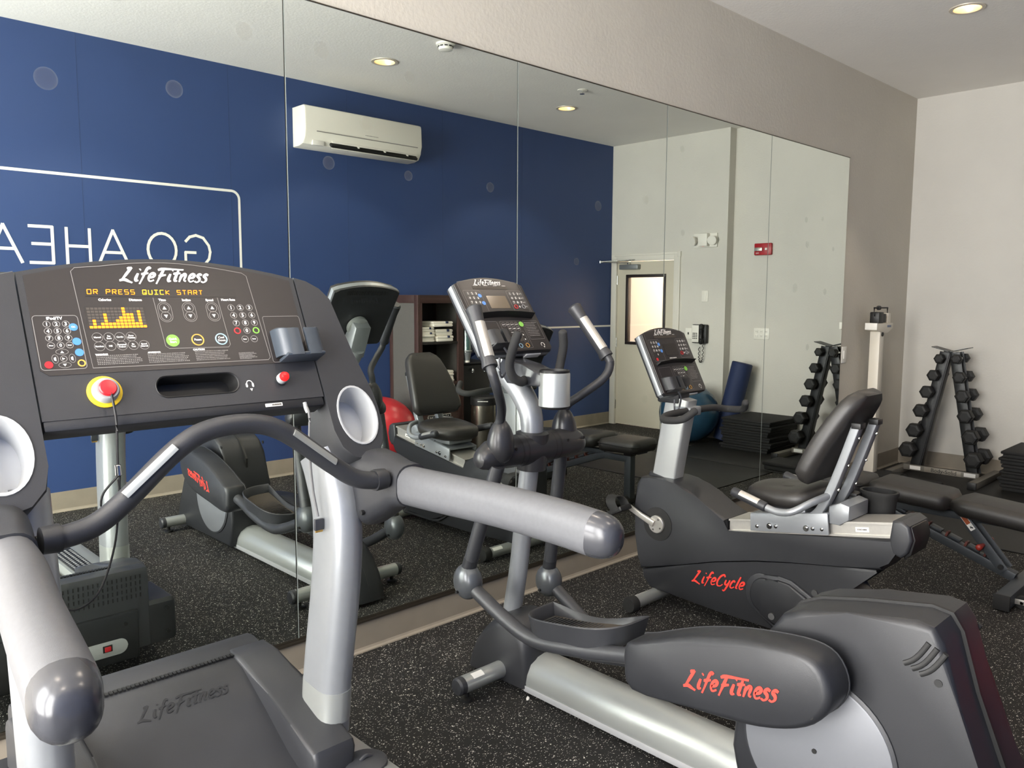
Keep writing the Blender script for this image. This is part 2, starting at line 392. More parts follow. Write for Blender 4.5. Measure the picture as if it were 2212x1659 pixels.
# west wall with two window openings
bm = nb(); ys = [SY, WINDOWS[0][0], WINDOWS[0][1], WINDOWS[1][0], WINDOWS[1][1], W]
for i in range(5):
    if i in (1, 3):
        box(bm, (XW-.15, ys[i], -.12), (XW, ys[i+1], WIN_Z[0])); box(bm, (XW-.15, ys[i], WIN_Z[1]), (XW, ys[i+1], ZC))
    else: box(bm, (XW-.15, ys[i], -.12), (XW, ys[i+1], ZC))
struct('wall_west', bm, m_wall, flat=True)
for k, (a, b) in enumerate(WINDOWS):
    bm = nb(); z0, z1 = WIN_Z; t = .05
    for lo, hi in (((a, z0), (b, z0+t)), ((a, z1-t), (b, z1)), ((a, z0+t), (a+t, z1-t)), ((b-t, z0+t), (b, z1-t)), (((a+b)/2-.02, z0+t), ((a+b)/2+.02, z1-t))):
        box(bm, (XW-.11, lo[0], lo[1]), (XW-.05, hi[0], hi[1]), .004)
    w = struct('window_%d' % (k+1), bm, m_white)
    for (p, q) in ((a+t, (a+b)/2-.02), ((a+b)/2+.02, b-t)):
        bm = nb(); box(bm, (XW-.084, p, z0+t), (XW-.078, q, z1-t)); finish('pane', bm, m_glass, w, flat=True)
# vinyl cove bases: thin strip with a toe
def base(name, pts_in, dirn, z1=.1466):
    """pts_in: line on the wall from A to B, dirn: into the room"""
    A, B = Vector((*pts_in[0], 0)), Vector((*pts_in[1], 0)); d = Vector((*dirn, 0)); bm = nb()
    pr = [(0, 0), (.016, 0), (.015, .005), (.008, .011), (.004, .02), (.003, z1), (0, z1)]
    loft(bm, [[P+d*a+Vector((0, 0, h)) for a, h in pr] for P in (A, B)])
    return struct(name, bm, m_base, flat=True)
base('baseboard_north', ((XW, W), (XE, W)), (0, -1))
base('baseboard_south', ((XW, SY), (XJ, SY)), (0, 1))
base('baseboard_east', ((XE, W), (XE, YJ)), (-1, 0)); base('baseboard_east_return', ((XE, YJ), (XJ, YJ)), (0, 1)); base('baseboard_east_door_side', ((XJ, YJ), (XJ, DY1+.05)), (-1, 0))
base('baseboard_west', ((XW, SY), (XW, W)), (1, 0))

# mirrors -----------------------------------------------------------
seams = [.345, 1.589, 2.835, 4.078, 5.326, 6.596]; MZ0, MZ1 = .150, 2.690
names = ['leftmost tall wall mirror behind the treadmill', 'tall wall mirror panel showing the white air conditioner', 'tall wall mirror panel behind the elliptical handles',
         'tall wall mirror panel showing the wall telephone and emergency light', 'rightmost tall wall mirror showing the dumbbell rack']
mirrors = []
for k in range(5):
    bm = nb(); box(bm, (seams[k]+.0035, W-.007, MZ0), (seams[k+1]-.0035, W-.001, MZ1))
    o = finish('wall_mirror', bm, m_mirror, flat=True); tag(o, names[k], 'mirror', 'mirror panels along the wall'); mirrors.append(o)
    bm = nb(); box(bm, (seams[k]+.0022, W-.0072, MZ0), (seams[k]+.0037, W-.0008, MZ1)); finish('polished_edge', bm, m_edge, o, flat=True)
    bm = nb(); box(bm, (seams[k+1]-.004, W-.0009, MZ0), (seams[k+1]+.004, W-.0002, MZ1)); finish('backing_strip', bm, m_chan, o, flat=True)
bm = nb(); box(bm, (seams[0], W-.012, MZ0-.016), (seams[-1], W-.0005, MZ0-.002), .001); box(bm, (seams[0], W-.012, MZ0-.003), (seams[-1], W-.0095, MZ0+.007))
struct('trim_1', bm, m_chan)
bm = nb(); box(bm, (seams[0], W-.0105, MZ1), (seams[-1], W-.0005, MZ1+.004)); struct('trim_2', bm, m_chan)
# rings of suction-cup residue on the glass (x, z, radius, parent index)
RES = [(0.765, 2.226, 0.035), (1.166, 2.265, 0.03), (1.429, 2.517, 0.033), (1.75, 2.515, 0.035), (2.179, 2.493, 0.027), (2.662, 2.494, 0.023), (1.958, 2.266, 0.03), (1.774, 2.086, 0.027), (4.239, 2.458, 0.022), (3.883, 2.123, 0.026), (3.454, 2.053, 0.027), (2.654, 2.075, 0.024), (3.281, 1.746, 0.02), (4.268, 1.957, 0.02), (2.17, 2.077, 0.022), (5.888, 2.149, 0.021), (6.156, 2.175, 0.018), (5.92, 1.968, 0.028), (6.366, 1.953, 0.018), (5.749, 1.637, 0.034), (6.252, 1.614, 0.026), (5.992, 1.184, 0.025), (3.916, 0.951, 0.025)]
for (x, z, rr) in RES:
    k = max(i for i in range(5) if seams[i] <= x)
    bm = nb(); Mx = frame_mtx((x, W-.0072, z), (0, -1, 0))
    disc_bm(bm, Mx, rr-.005, .0002, 28); finish('residue_film', bm, m_res, mirrors[k], flat=True)
    bm = nb(); ring_bm(bm, Mx, rr, .005, 28, .0004); finish('residue_ring', bm, m_res2, mirrors[k], flat=True)

# lettering and line work on the blue wall ---------------------------
def strip(name, path, w, closed=False):
    bm = nb(); Mx = frame_mtx((0, SY, 0), (0, 1, 0), (1, 0, 0))     # local x = world x, local y = -z ... use explicit points
    P = [Vector((p[0], SY+.0015, p[1])) for p in path]; R = []
    for i in range(len(P)):
        t = P[min(i+1, len(P)-1)]-P[max(i-1, 0)]; t.normalize(); n_ = Vector((-t.z, 0, t.x))
        R.append([bm.verts.new(P[i]+n_*w/2), bm.verts.new(P[i]-n_*w/2)])
    for A, B in zip(R, R[1:]): bm.faces.new((A[0], A[1], B[1], B[0]))
    return finish(name, bm, m_print, wall_s, flat=True)
def arc(cx, cz, r, a0, a1, n=8): return [(cx+r*math.cos(math.radians(a0+(a1-a0)*k/n)), cz+r*math.sin(math.radians(a0+(a1-a0)*k/n))) for k in range(n+1)]
strip('painted_frame_line', [(-1.2, 2.405)]+arc(2.99, 2.340, .065, 90, 0)+arc(3.12, 1.285, .065, 180, 270)+[(XJ, 1.22)], .020)
LH, LZ = .25, 1.782
def letter(ch, x, w):
    """x = left edge in world x as seen in the mirror (letters run towards -x)"""
    S = {'G': [[(.93, .80), (.78, .94), (.55, 1.0), (.28, .93), (.08, .70), (.03, .5), (.08, .28), (.28, .07), (.55, 0), (.80, .05), (.95, .18), (.95, .46), (.58, .46)]],
         'O': [[(.5+.47*math.sin(a*math.pi/12), .5+.5*math.cos(a*math.pi/12)) for a in range(25)]],
         'A': [[(0, 0), (.5, 1), (1, 0)], [(.19, .36), (.81, .36)]],
         'H': [[(.08, 0), (.08, 1)], [(.92, 0), (.92, 1)], [(.08, .5), (.92, .5)]],
         'E': [[(.95, 0), (.08, 0), (.08, 1), (.95, 1)], [(.08, .52), (.85, .52)]],
         'D': [[(.08, 0), (.08, 1), (.45, 1), (.75, .9), (.93, .65), (.95, .5), (.93, .35), (.75, .1), (.45, 0), (.08, 0)]]}[ch]
    bm = nb()
    ns = 0
    for st in S:
        P = [Vector((x-p[0]*w, SY+.0015, LZ+p[1]*LH)) for p in st]
        for a, b in zip(P, P[1:]):
            ns += 1; a = a+Vector((0, ns*.0001, 0)); b = b+Vector((0, ns*.0001, 0))
            t = (b-a).normalized(); n_ = Vector((-t.z, 0, t.x))*.0105; e = t*.006
            bm.faces.new([bm.verts.new(q) for q in (a-e+n_, a-e-n_, b+e-n_, b+e+n_)])
    finish('letter', bm, m_print, wall_s, flat=True)
for ch, x, w in (('G', 2.805, .215), ('O', 2.535, .225), ('A', 2.175, .21), ('H', 1.925, .18), ('E', 1.682, .165), ('A', 1.475, .21), ('D', 1.215, .19)): letter(ch, x, w)
for x in (.9, 1.88, 2.99, 4.09, 5.19, 6.3):
    bm = nb(); box(bm, (x-.0012, SY-.001, .15), (x+.0012, SY+.0008, ZC)); finish('wallcovering_seam', bm, m_blue_seam, wall_s, flat=True)

# door ---------------------------------------------------------------
bm = nb(); box(bm, (XJ+.035, DY0+.012, .012), (XJ+.075, DY1-.012, 2.005), .002)
# leaf with a vision panel: build from stiles and rails
bm.free(); bm = nb(); WY0, WY1, WZ0, WZ1 = -.352, .230, 1.0, 1.845; x0, x1 = XJ+.02, XJ+.062
for lo, hi in (((DY0+.03, .012), (WY0, 2.0)), ((WY1, .012), (DY1-.03, 2.0)), ((WY0, .012), (WY1, WZ0)), ((WY0, WZ1), (WY1, 2.0))):
    box(bm, (x0, lo[0], lo[1]), (x1, hi[0], hi[1]))
bmesh.ops.remove_doubles(bm, verts=bm.verts[:], dist=1e-5)
door = struct('door_1', bm, m_door, flat=True)
bm = nb(); t = .035
for lo, hi in (((WY0, WZ0), (WY1, WZ0+t)), ((WY0, WZ1-t), (WY1, WZ1)), ((WY0, WZ0+t), (WY0+t, WZ1-t)), ((WY1-t, WZ0+t), (WY1, WZ1-t))):
    box(bm, (x0-.012, lo[0], lo[1]), (x1+.01, hi[0], hi[1]), .003)
finish('window_frame', bm, m_dkframe, door)
bm = nb(); box(bm, (x0+.012, WY0+t, WZ0+t), (x0+.018, WY1-t, WZ1-t)); finish('pane', bm, m_glass, door, flat=True)
bm = nb()
for lo, hi in (((DY0-.05, 0), (DY0+.03, DZ+.05)), ((DY1-.03, 0), (DY1+.05, DZ+.05)), ((DY0+.03, DZ-.03), (DY1-.03, DZ+.05))):
    box(bm, (XJ-.014, lo[0], lo[1]), (XJ+.03, hi[0], hi[1]), .003)
box(bm, (XJ-.02, DY1+.03, 0), (XJ, DY1+.056, DZ+.056), .003); box(bm, (XJ-.02, DY0, DZ+.03), (XJ, DY1+.056, DZ+.056), .003)
box(bm, (XJ-.024, DY1+.02, DZ), (XJ, DY1+.062, DZ+.062), .004)
finish('door_frame', bm, m_trimw, door)
for z in (.25, 1.02, 1.78):
    bm = nb(); cyl(bm, (XJ+.012, DY0+.028, z-.055), (XJ+.012, DY0+.028, z+.055), .008); finish('hinge', bm, m_chrome, door)
bm = nb(); box(bm, (XJ-.045, -.42, 1.905), (XJ+.02, -.14, 1.965), .008); cl = finish('door_closer', bm, mat('closer_body', '8C8F90', .4, .5), door)
bm = nb(); box(bm, (XJ-.04, -.30, 1.967), (XJ-.028, -.28, 1.985)); tube(bm, [(XJ-.03, -.29, 1.985), (XJ-.26, -.535, 1.99)], .006, sm=0); tube(bm, [(XJ-.26, -.535, 1.995), (XJ-.02, -.20, 2.02)], .007, sm=0); cyl(bm, (XJ-.26, -.535, 1.98), (XJ-.26, -.535, 2.005), .014)
finish('closer_arm', bm, m_chrome, cl)
bm = nb(); cyl(bm, (XJ+.02, DY1-.09, .98), (XJ-.045, DY1-.09, .98), .012); tube(bm, [(XJ-.045, DY1-.09, .98), (XJ-.048, DY1-.21, .98)], .010, sm=0, rnd=1); finish('door_handle', bm, m_chrome, door)
# the bright corridor behind the door pane
bm = nb(); box(bm, (XE+1.6, -1.6, -.1), (XE+1.65, 1.9, 3.0)); cw = struct('wall_corridor', bm, mat('corridor_paint', 'F2DCC8', .8), flat=True)
bm = nb(); box(bm, (XE+.15, -1.6, -.14), (XE+1.65, 1.9, -.1)); struct('floor_corridor', bm, mat('corridor_floor', 'B9A898', .7), flat=True)
bm = nb(); box(bm, (XE+.15, -1.6, 3.0), (XE+1.65, 1.9, 3.05)); struct('ceiling_corridor', bm, m_ceil, flat=True)
l = bpy.data.lights.new('corridor_lamp', 'AREA'); l.size = .6; l.energy = 260; l.color = (1, .86, .74); lo = bpy.data.objects.new('corridor_lamp', l); COL.objects.link(lo); lo.location = (XE+.9, .0, 2.98)
# ------------------------------------------------------------------ ceiling fixtures
m_can = mat('can_reflector', 'F0D9B4', .3, .4); m_ring = mat('can_trim', 'CFC7B8', .45, .2); m_bulb = mat('bulb', 'FFE2B0', .5, emit='FFE6C0', es=30)
POS = [(-.25, .38), (-.25, 1.84), (1.80, .38), (1.80, 1.84), (3.826, .39), (3.80, 1.84), (5.981, .36), (5.767, 1.824)]
lab = {(-.25, .38): 'recessed downlight near the window wall on the blue wall side', (-.25, 1.84): 'recessed downlight near the window wall on the mirror side', (1.80, .38): 'recessed downlight above the drive end of the elliptical', (1.80, 1.84): 'recessed downlight above the treadmill and elliptical consoles', (3.80, 1.84): 'recessed downlight above the recumbent bike', (3.826, .39): 'round recessed downlight seen in the mirror above the air conditioner', (5.981, .36): 'small recessed downlight reflected in the middle mirror', (5.767, 1.824): 'recessed ceiling downlight near the upper right corner'}
for i, (x, y) in enumerate(POS):
    t = thing('recessed_downlight', lab.get((x, y), 'recessed ceiling downlight outside the photograph'), 'ceiling light', (x, y, ZC), group='recessed downlights')
    bm = nb(); lathe(bm, [(.105, -.001), (.104, -.007), (.082, -.008), (.078, .0)], (0, 0, 0), n=28, cap=False); finish('trim_ring', bm, m_ring, t)
    bm = nb(); lathe(bm, [(.080, -.006), (.076, .0), (.068, .05), (.055, .09)], (0, 0, 0), n=28, cap=False); lathe(bm, [(.055, .09), (.001, .092)], (0, 0, 0), n=28, cap=False); finish('reflector', bm, m_can, t)
    bm = nb(); lathe(bm, [(.004, .030), (.022, .032), (.032, .045), (.036, .07), (.03, .088)], (0, 0, 0), n=16); finish('bulb', bm, m_bulb, t)
    l = bpy.data.lights.new('downlight_beam', 'SPOT'); l.energy = 36; l.color = (1.0, .87, .72); l.spot_size = math.radians(104); l.spot_blend = .3; l.shadow_soft_size = .035
    lo = bpy.data.objects.new('downlight_beam', l); COL.objects.link(lo); lo.parent = t; lo.location = (0, 0, -.012)
# punch visible can openings into the ceiling: the cans sit in shallow recesses
ceil = bpy.data.objects['ceiling']
bm = nb()
import itertools
xs = sorted({XW-.15, XE+.15})
# ceiling rebuilt as a slab with round holes
me = ceil.data; bm = nb()
outer = [(XW-.15, SY-.15), (XE+.15, SY-.15), (XE+.15, W+.15), (XW-.15, W+.15)]
ov = [bm.verts.new((x, y, ZC)) for x, y in outer]; edges = [bm.edges.new((ov[i], ov[(i+1) % 4])) for i in range(4)]
for (x, y) in POS:
    hv = [bm.verts.new((x+.08*math.cos(2*math.pi*k/20), y+.08*math.sin(2*math.pi*k/20), ZC)) for k in range(20)]
    edges += [bm.edges.new((hv[k], hv[(k+1) % 20])) for k in range(20)]
bmesh.ops.triangle_fill(bm, use_beauty=True, use_dissolve=False, edges=edges)
box(bm, (XW-.15, SY-.15, ZC+.12), (XE+.15, W+.15, ZC+.15))
bm.to_mesh(me); bm.free()
for p in me.polygons: p.use_smooth = False

t = thing('smoke_detector', 'small white smoke detector on the ceiling at the top mirror edge', 'smoke detector', (3.883, 1.071, ZC))
bm = nb(); lathe(bm, [(.07, 0), (.07, -.012), (.055, -.02), (.052, -.03)], (0, 0, 0), n=24); finish('body', bm, m_white, t)
bm = nb()
for k in range(10):
    a = 2*math.pi*k/10; box(bm, (-.012, .0505, -.029), (.012, .056, -.021), mtx=Matrix.Rotation(a, 4, 'Z'))
finish('vent_slots', bm, m_black, t)
bm = nb(); lathe(bm, [(.054, -.028), (.05, -.046), (.03, -.052), (.002, -.053)], (0, 0, 0), n=24); finish('cap', bm, m_white, t)
t = thing('fire_sprinkler', 'small concealed fire sprinkler disc on the ceiling', 'sprinkler', (5.574, .913, ZC))
bm = nb(); lathe(bm, [(.04, 0), (.045, -.006), (.03, -.009), (.012, -.012)], (0, 0, 0), n=20); finish('escutcheon', bm, m_white, t)
bm = nb(); lathe(bm, [(.012, -.01), (.01, -.03), (.022, -.032), (.022, -.035)], (0, 0, 0), n=16); finish('deflector', bm, m_chrome, t)

# ------------------------------------------------------------------ end-wall fittings (wall faces -x)
def on_east(x): return lambda a, y, z: (x-a, y, z)
t = thing('emergency_light', 'white twin-head emergency light high on the wall above the telephone', 'emergency light', (XJ, .765, 2.2))
bm = nb(); box(bm, (-.02, -.15, -.075), (0, .15, .08), .006); finish('back_plate', bm, m_white, t)
bm = nb(); box(bm, (-.08, -.06, -.065), (-.018, .06, .075), .008); finish('battery_box', bm, m_white, t)
for s in (-1, 1):
    bm = nb(); lathe(bm, [(.02, 0), (.045, .025), (.052, .05), (.05, .052)], (-.03, s*.105, .008), (-.85, s*.35-.1, -.25), n=20); h = finish('lamp_head', bm, m_white, t)
    bm = nb(); lathe(bm, [(.046, .053), (.03, .047), (.01, .045)], (-.03, s*.105, .008), (-.85, s*.35-.1, -.25), n=20); finish('lens', bm, m_white, h)
bm = nb(); disc_bm(bm, frame_mtx((-.06, 0, -.068), (0, 0, -1)), .006); finish('status_light', bm, m_glow, t)
t = thing('wall_plate', 'blank white wall plate above the telephone', 'wall plate', (XJ, .772, 1.585))
bm = nb(); box(bm, (-.007, -.04, -.062), (0, .04, .062), .003); finish('plate', bm, m_white, t)
bm = nb(); box(bm, (-.011, -.02, -.045), (-.006, .02, .045), .002); finish('insert', bm, m_white, t)
t = thing('light_switch', 'white light switch plate beside the telephone', 'light switch', (XJ, .572, 1.163))
bm = nb(); box(bm, (-.007, -.042, -.062), (0, .042, .062), .003); finish('plate', bm, m_white, t)
bm = nb(); box(bm, (-.016, -.006, -.012), (-.006, .006, .014), .002); finish('toggle', bm, m_black, t)
t = thing('wall_telephone', 'black and white wall telephone with a hanging cord', 'telephone', (XJ, .74, 1.165))
bm = nb(); box(bm, (-.055, -.095, -.105), (0, .095, .105), .012); finish('body', bm, m_black, t)
bm = nb(); box(bm, (-.060, -.09, -.095), (-.054, .0, .098), .003); fp = finish('face_plate', bm, m_white, t)
bm = nb()
for r in range(4):
    for c in range(3): box(bm, (-.064, -.075+c*.022, .0-r*.019), (-.059, -.062+c*.022, .011-r*.019), .001)
finish('keypad', bm, m_black, fp)
bm = nb(); tube(bm, [(-.07, .045, .095), (-.085, .045, .06), (-.08, .045, 0), (-.085, .045, -.06), (-.07, .045, -.098)], [.028, .022, .019, .022, .028], rnd=.6); finish('handset', bm, m_black, t)
bm = nb(); pts = []
for k in range(60):
    a = k*1.3; s = k/59; pts.append((-.035+.008*math.cos(a), .045-.045*s+.008*math.sin(a)+.012*math.sin(s*6), -.10-.22*math.sin(s*math.pi*.93)))
tube(bm, pts, .004, 6, sm=0); finish('cord', bm, m_black, t)
t = thing('fire_alarm_pull', 'red fire alarm box on the wall near the dumbbells', 'fire alarm', (XE, 1.405, 2.085))
bm = nb(); box(bm, (-.035, -.1, -.063), (0, .1, .063), .01); finish('body', bm, mat('alarm_red', 'A8202A', .4), t)
bm = nb(); box(bm, (-.05, -.09, -.02), (-.034, .0, .018), .004); finish('strobe_lens', bm, m_alu, t)
bm = nb(); box(bm, (-.044, .03, -.012), (-.034, .055, .012), .003); finish('pull_tab', bm, m_white, t)
bm = nb(); text_bm(bm, 'FIRE', .022, frame_mtx((-.0352, -.06, -.042), (-1, 0, 0), (0, -1, 0))); finish('lettering', bm, m_print, t, flat=True)
t = thing('power_outlet', 'triple white outlet plate low on the wall under the alarm', 'outlet', (XE, 1.412, 1.185))
bm = nb(); box(bm, (-.007, -.09, -.06), (0, .09, .06), .003); finish('plate', bm, m_white, t)
for c in (-.055, 0, .055):
    for s in (-.025, .022):
        bm = nb(); box(bm, (-.010, c-.015, s-.014), (-.006, c+.015, s+.014), .003); k = finish('socket', bm, m_white, t)
        bm = nb(); box(bm, (-.0104, c-.008, s-.004), (-.0095, c-.005, s+.006)); box(bm, (-.0104, c+.005, s-.004), (-.0095, c+.008, s+.006)); finish('slots', bm, m_lam, k)
t = thing('wall_switch', 'white switch on the beige wall right of the last mirror', 'light switch', (6.665, W, 1.095))
bm = nb(); box(bm, (-.045, -.007, -.068), (.045, 0, .068), .003); finish('plate', bm, m_white, t)
bm = nb(); box(bm, (-.018, -.012, -.034), (.018, -.006, .034), .002); finish('rocker', bm, m_white, t)

# ------------------------------------------------------------------ air conditioner on the blue wall
t = thing('air_conditioner', 'white split air conditioner high on the blue wall, seen in the mirror', 'air conditioner', (4.16, SY, 2.985))
pr = [(0, -.165), (.10, -.165), (.165, -.15), (.20, -.10), (.212, -.03), (.212, .13), (.205, .155), (.18, .165), (0, .165)]
bm = nb(); prism(bm, pr, 'x', -.61, .61, .012); finish('casing', bm, mat('ac_white', 'E3E0D6', .4), t)
bm = nb(); box(bm, (-.50, .209, -.046), (.56, .2165, -.040)); finish('panel_gap', bm, m_printd, t)
bm = nb(); Mo = Matrix.Translation((0, .175, -.122)) @ Matrix.Rotation(math.radians(-42), 4, 'X')
box(bm, (-.36, -.045, -.01), (.56, .045, .012), .004, mtx=Mo); ot = finish('outlet_slot', bm, m_black, t)
for dz, a in ((.02, -22), (-.02, -30)):
    bm = nb(); Mv = Matrix.Translation((0, .19+dz*.4, -.125+dz)) @ Matrix.Rotation(math.radians(a-18), 4, 'X'); box(bm, (-.35, -.03, -.003), (.55, .025, .003), .002, mtx=Mv); finish('louvre', bm, m_white, t)
for x in (-.08, .20, .45):
    bm = nb(); box(bm, (x-.01, .17, -.15), (x+.01, .205, -.10), .003); finish('louvre_clip', bm, m_white, ot)
bm = nb(); dashes(bm, frame_mtx((.05, .2125, -.012), (0, 1, 0), (-1, 0, 0)), -.07, .07, .007, 11); finish('lettering', bm, m_printd, t, flat=True)
bm = nb(); box(bm, (-.53, .17, -.155), (-.42, .195, -.115), .002); finish('rating_label', bm, m_stick, t)

# ------------------------------------------------------------------ towel cabinet
CX0, CX1, CY, CZ = 4.525, 5.075, -.12, 1.578
t = thing('towel_cabinet', 'tall dark wood towel cabinet with open shelves and grey side panels', 'cabinet', ((CX0+CX1)/2, SY+.005, 0))
hx = (CX1-CX0)/2; D = CY-SY-.005
for s in (-1, 1):
    bm = nb(); xa = s*hx; xb = s*(hx-.022); lo, hi = min(xa, xb), max(xa, xb)
    box(bm, (lo, 0, 0), (hi, .05, CZ), .002); box(bm, (lo, D-.06, 0), (hi, D, CZ), .002); box(bm, (lo, .05, CZ-.075), (hi, D-.06, CZ), .002); box(bm, (lo, .05, 0), (hi, D-.06, .09), .002)
    sd = finish('side_frame', bm, m_wood, t)
    bm = nb(); box(bm, (lo+.005, .05, .09), (hi-.005, D-.06, CZ-.075)); finish('side_panel', bm, m_lam, sd, flat=True)
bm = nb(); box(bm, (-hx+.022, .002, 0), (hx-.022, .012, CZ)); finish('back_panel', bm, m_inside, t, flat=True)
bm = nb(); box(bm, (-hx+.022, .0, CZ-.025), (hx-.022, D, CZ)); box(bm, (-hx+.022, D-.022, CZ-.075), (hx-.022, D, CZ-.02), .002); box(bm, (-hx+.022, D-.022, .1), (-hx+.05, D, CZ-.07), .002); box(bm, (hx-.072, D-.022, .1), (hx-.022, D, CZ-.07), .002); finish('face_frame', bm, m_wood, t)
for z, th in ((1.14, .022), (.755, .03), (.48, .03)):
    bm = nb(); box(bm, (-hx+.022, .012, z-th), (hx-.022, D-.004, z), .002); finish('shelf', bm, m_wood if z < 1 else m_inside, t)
bm = nb(); box(bm, (-hx+.03, D-.02, .05), (hx-.03, D-.001, .455), .003); dr = finish('lower_door', bm, m_wood, t)
bm = nb(); Ms = frame_mtx((-.03, D-.001, .425), (0, 1, 0), (-1, 0, 0))
plate_bm(bm, Ms, rpoly(-.14, -.03, .14, .03, .004), .002); sg = finish('sign_plate', bm, m_black, dr, flat=True)
bm = nb(); Ms2 = Ms @ T(0, 0, .0022); outline_bm(bm, Ms2, rpoly(-.137, -.027, .137, .027, .003), .004)
text_bm(bm, 'TOWELS ONLY', .034, Ms2 @ T(.028, 0), depth=.0002, bold=.0006); plate_bm(bm, Ms2, [(-.125, -.018), (-.088, -.018), (-.106, .018)], .0004); outline_bm(bm, Ms2, [(-.082, -.025), (-.082, .025)], .003, False)
finish('sign_lettering', bm, m_print, t, flat=True)
# folded towels: rounded folds stacked
def towel(label, x, y, z, w, d, h, rz=0, stripe=True):
    o = thing('folded_towel', label, 'towel', (x, y, z), rz, group='folded white towels in the cabinet')
    n = 2
    for k in range(n):
        bm = nb(); zz = h/n*(k+.5); r = h/n*.52; e = .012*random.random(); xl, xr = -w/2+e, w/2-e*.6; P = []
        for q in range(7): a = -math.pi/2+math.pi*q/6; P.append((xr-r+r*math.cos(a), zz+r*math.sin(a)))
        for q in range(7): a = math.pi/2+math.pi*q/6; P.append((xl+r*.6+r*.6*math.cos(a), zz+r*math.sin(a)))
        dd = .01*random.random(); prism(bm, P, 'y', -d/2+dd, d/2-dd, .007, 2)
        for v in bm.verts: v.co.z += .0012*math.sin(v.co.x*31+k*2+x*9); v.co.y += .006*math.sin(v.co.x*40+k)
        if k < n-1: finish('fold', bm, m_towel, o)
    finish('fold', bm, m_towel, o)
    if stripe:
        bm = nb(); box(bm, (w*.12, d/2-h*.25, h*.62), (w*.24, d/2+.001, h*1.005), .003); finish('navy_stripe', bm, m_navy, o)
    return o
yb = -.28
for i, (x, z, w, h, nm) in enumerate((
    (4.655, 1.142, .17, .045, 'lowest towel of the left pile on the upper cabinet shelf'), (4.655, 1.188, .165, .045, 'second towel of the left pile on the upper shelf'), (4.655, 1.234, .165, .045, 'third towel of the left pile on the upper shelf'),
    (4.86, 1.142, .21, .055, 'bottom towel of the right pile on the upper cabinet shelf'), (4.86, 1.198, .22, .06, 'middle towel of the right pile on the upper shelf'), (4.83, 1.282, .26, .05, 'top towel lying across both piles'))):
    towel('white folded towel, ' + nm, x, yb+.012*(i % 2), z, w, .28, h, stripe=i not in (0,))
towel('white folded towel, lower one on the second cabinet shelf', 4.88, yb, .757, .20, .28, .05, stripe=False)
towel('white folded towel, upper one on the second cabinet shelf', 4.885, yb-.005, .808, .20, .28, .055, stripe=False)

# ------------------------------------------------------------------ water cooler, cup dispenser, waste bin
t = thing('water_cooler', 'black water cooler with clear blue bottle beside the towel cabinet', 'water cooler', (5.32, -.36, 0))
bm = nb(); box(bm, (-.20, -.20, 0), (.18, .16, .90), .02); finish('body', bm, m_black, t)
bm = nb(); box(bm, (-.21, -.21, .90), (.19, .18, .925), .01); finish('top', bm, m_dgrey, t)
bm = nb(); lathe(bm, [(.05, .92), (.06, .96), (.12, 1.0), (.125, 1.03), (.12, 1.06), (.125, 1.09), (.125, 1.17), (.11, 1.21), (.02, 1.22)], (0, -.02, 0), n=28); finish('bottle', bm, m_bottle, t)
for x in (-.1, .06):
    bm = nb(); tube(bm, [(x, .16, .86), (x, .20, .855), (x, .205, .825)], .012); finish('tap', bm, m_chrome, t)
bm = nb(); box(bm, (-.14, .155, .60), (.12, .20, .615), .004); finish('drip_tray', bm, m_dgrey, t)
t = thing('cup_dispenser', 'tall clear plastic cup dispenser tube beside the cabinet', 'cup dispenser', (5.13, -.14, .95))
bm = nb(); lathe(bm, [(.045, .08), (.046, .55)], (0, 0, 0), n=24, cap=False); lathe(bm, [(.04, .08), (.041, .55)], (0, 0, 0), n=24, cap=False); finish('tube', bm, m_cup, t)
bm = nb(); lathe(bm, [(.03, .0), (.045, .085), (.049, .09), (.045, .1)], (0, 0, 0), n=24); finish('collar', bm, m_silver, t)
bm = nb(); lathe(bm, [(.048, .55), (.05, .56), (.03, .58), (.002, .582)], (0, 0, 0), n=24); finish('lid', bm, m_silver, t)
bm = nb(); lathe(bm, [(.028, -.02), (.036, .10), (.036, .45)], (0, 0, 0), n=20); finish('paper_cups', bm, m_white, t)
t = thing('waste_bin', 'tall stainless steel waste bin with a black top', 'waste bin', (5.175, .05, 0))
bm = nb(); lathe(bm, [(.118, 0), (.122, .01), (.122, .53), (.118, .535)], (0, 0, 0), n=36); finish('drum', bm, m_steel, t)
bm = nb(); lathe(bm, [(.123, .532), (.124, .54), (.124, .60), (.11, .615), (.002, .62)], (0, 0, 0), n=36); tp = finish('top', bm, m_black, t)
bm = nb()
dashes(bm, frame_mtx((-.0885, .0895, .575), (-.7, .71, 0), (-.71, -.7, 0)), -.05, .05, .009, 10); finish('lettering', bm, m_print, tp, flat=True)

# ------------------------------------------------------------------ balls, foam roll, steps
def ball(name, label, loc, R, m):
    t = thing(name, label, 'exercise ball', loc)
    bm = nb(); pr = []
    for k in range(49):
        a = -math.pi/2+math.pi*k/48; rr = R*(1+(.0035 if k % 3 == 0 and abs(a) < 1.2 else 0)); pr.append((max(.002, rr*math.cos(a)), rr*math.sin(a)))
    lathe(bm, pr, (0, 0, R), (.25, .3, .92), n=56); finish('ball', bm, m, t, angle=60)
    bm = nb(); d = Vector((-.5, .45, .74)).normalized(); lathe(bm, [(.016, -.004), (.014, .003), (.002, .004)], Vector((0, 0, R))+d*R, d, n=12); finish('plug', bm, m_white, t)
m_ballr = mat('ball_red', 'B3262E', .32, var=.05, vscale=4); m_ballb = mat('ball_blue', '27475E', .25, var=.12, vscale=5)
ball('stability_ball', 'red ribbed exercise ball in front of the towel cabinet', (4.13, -.17, 0), .335, m_ballr)
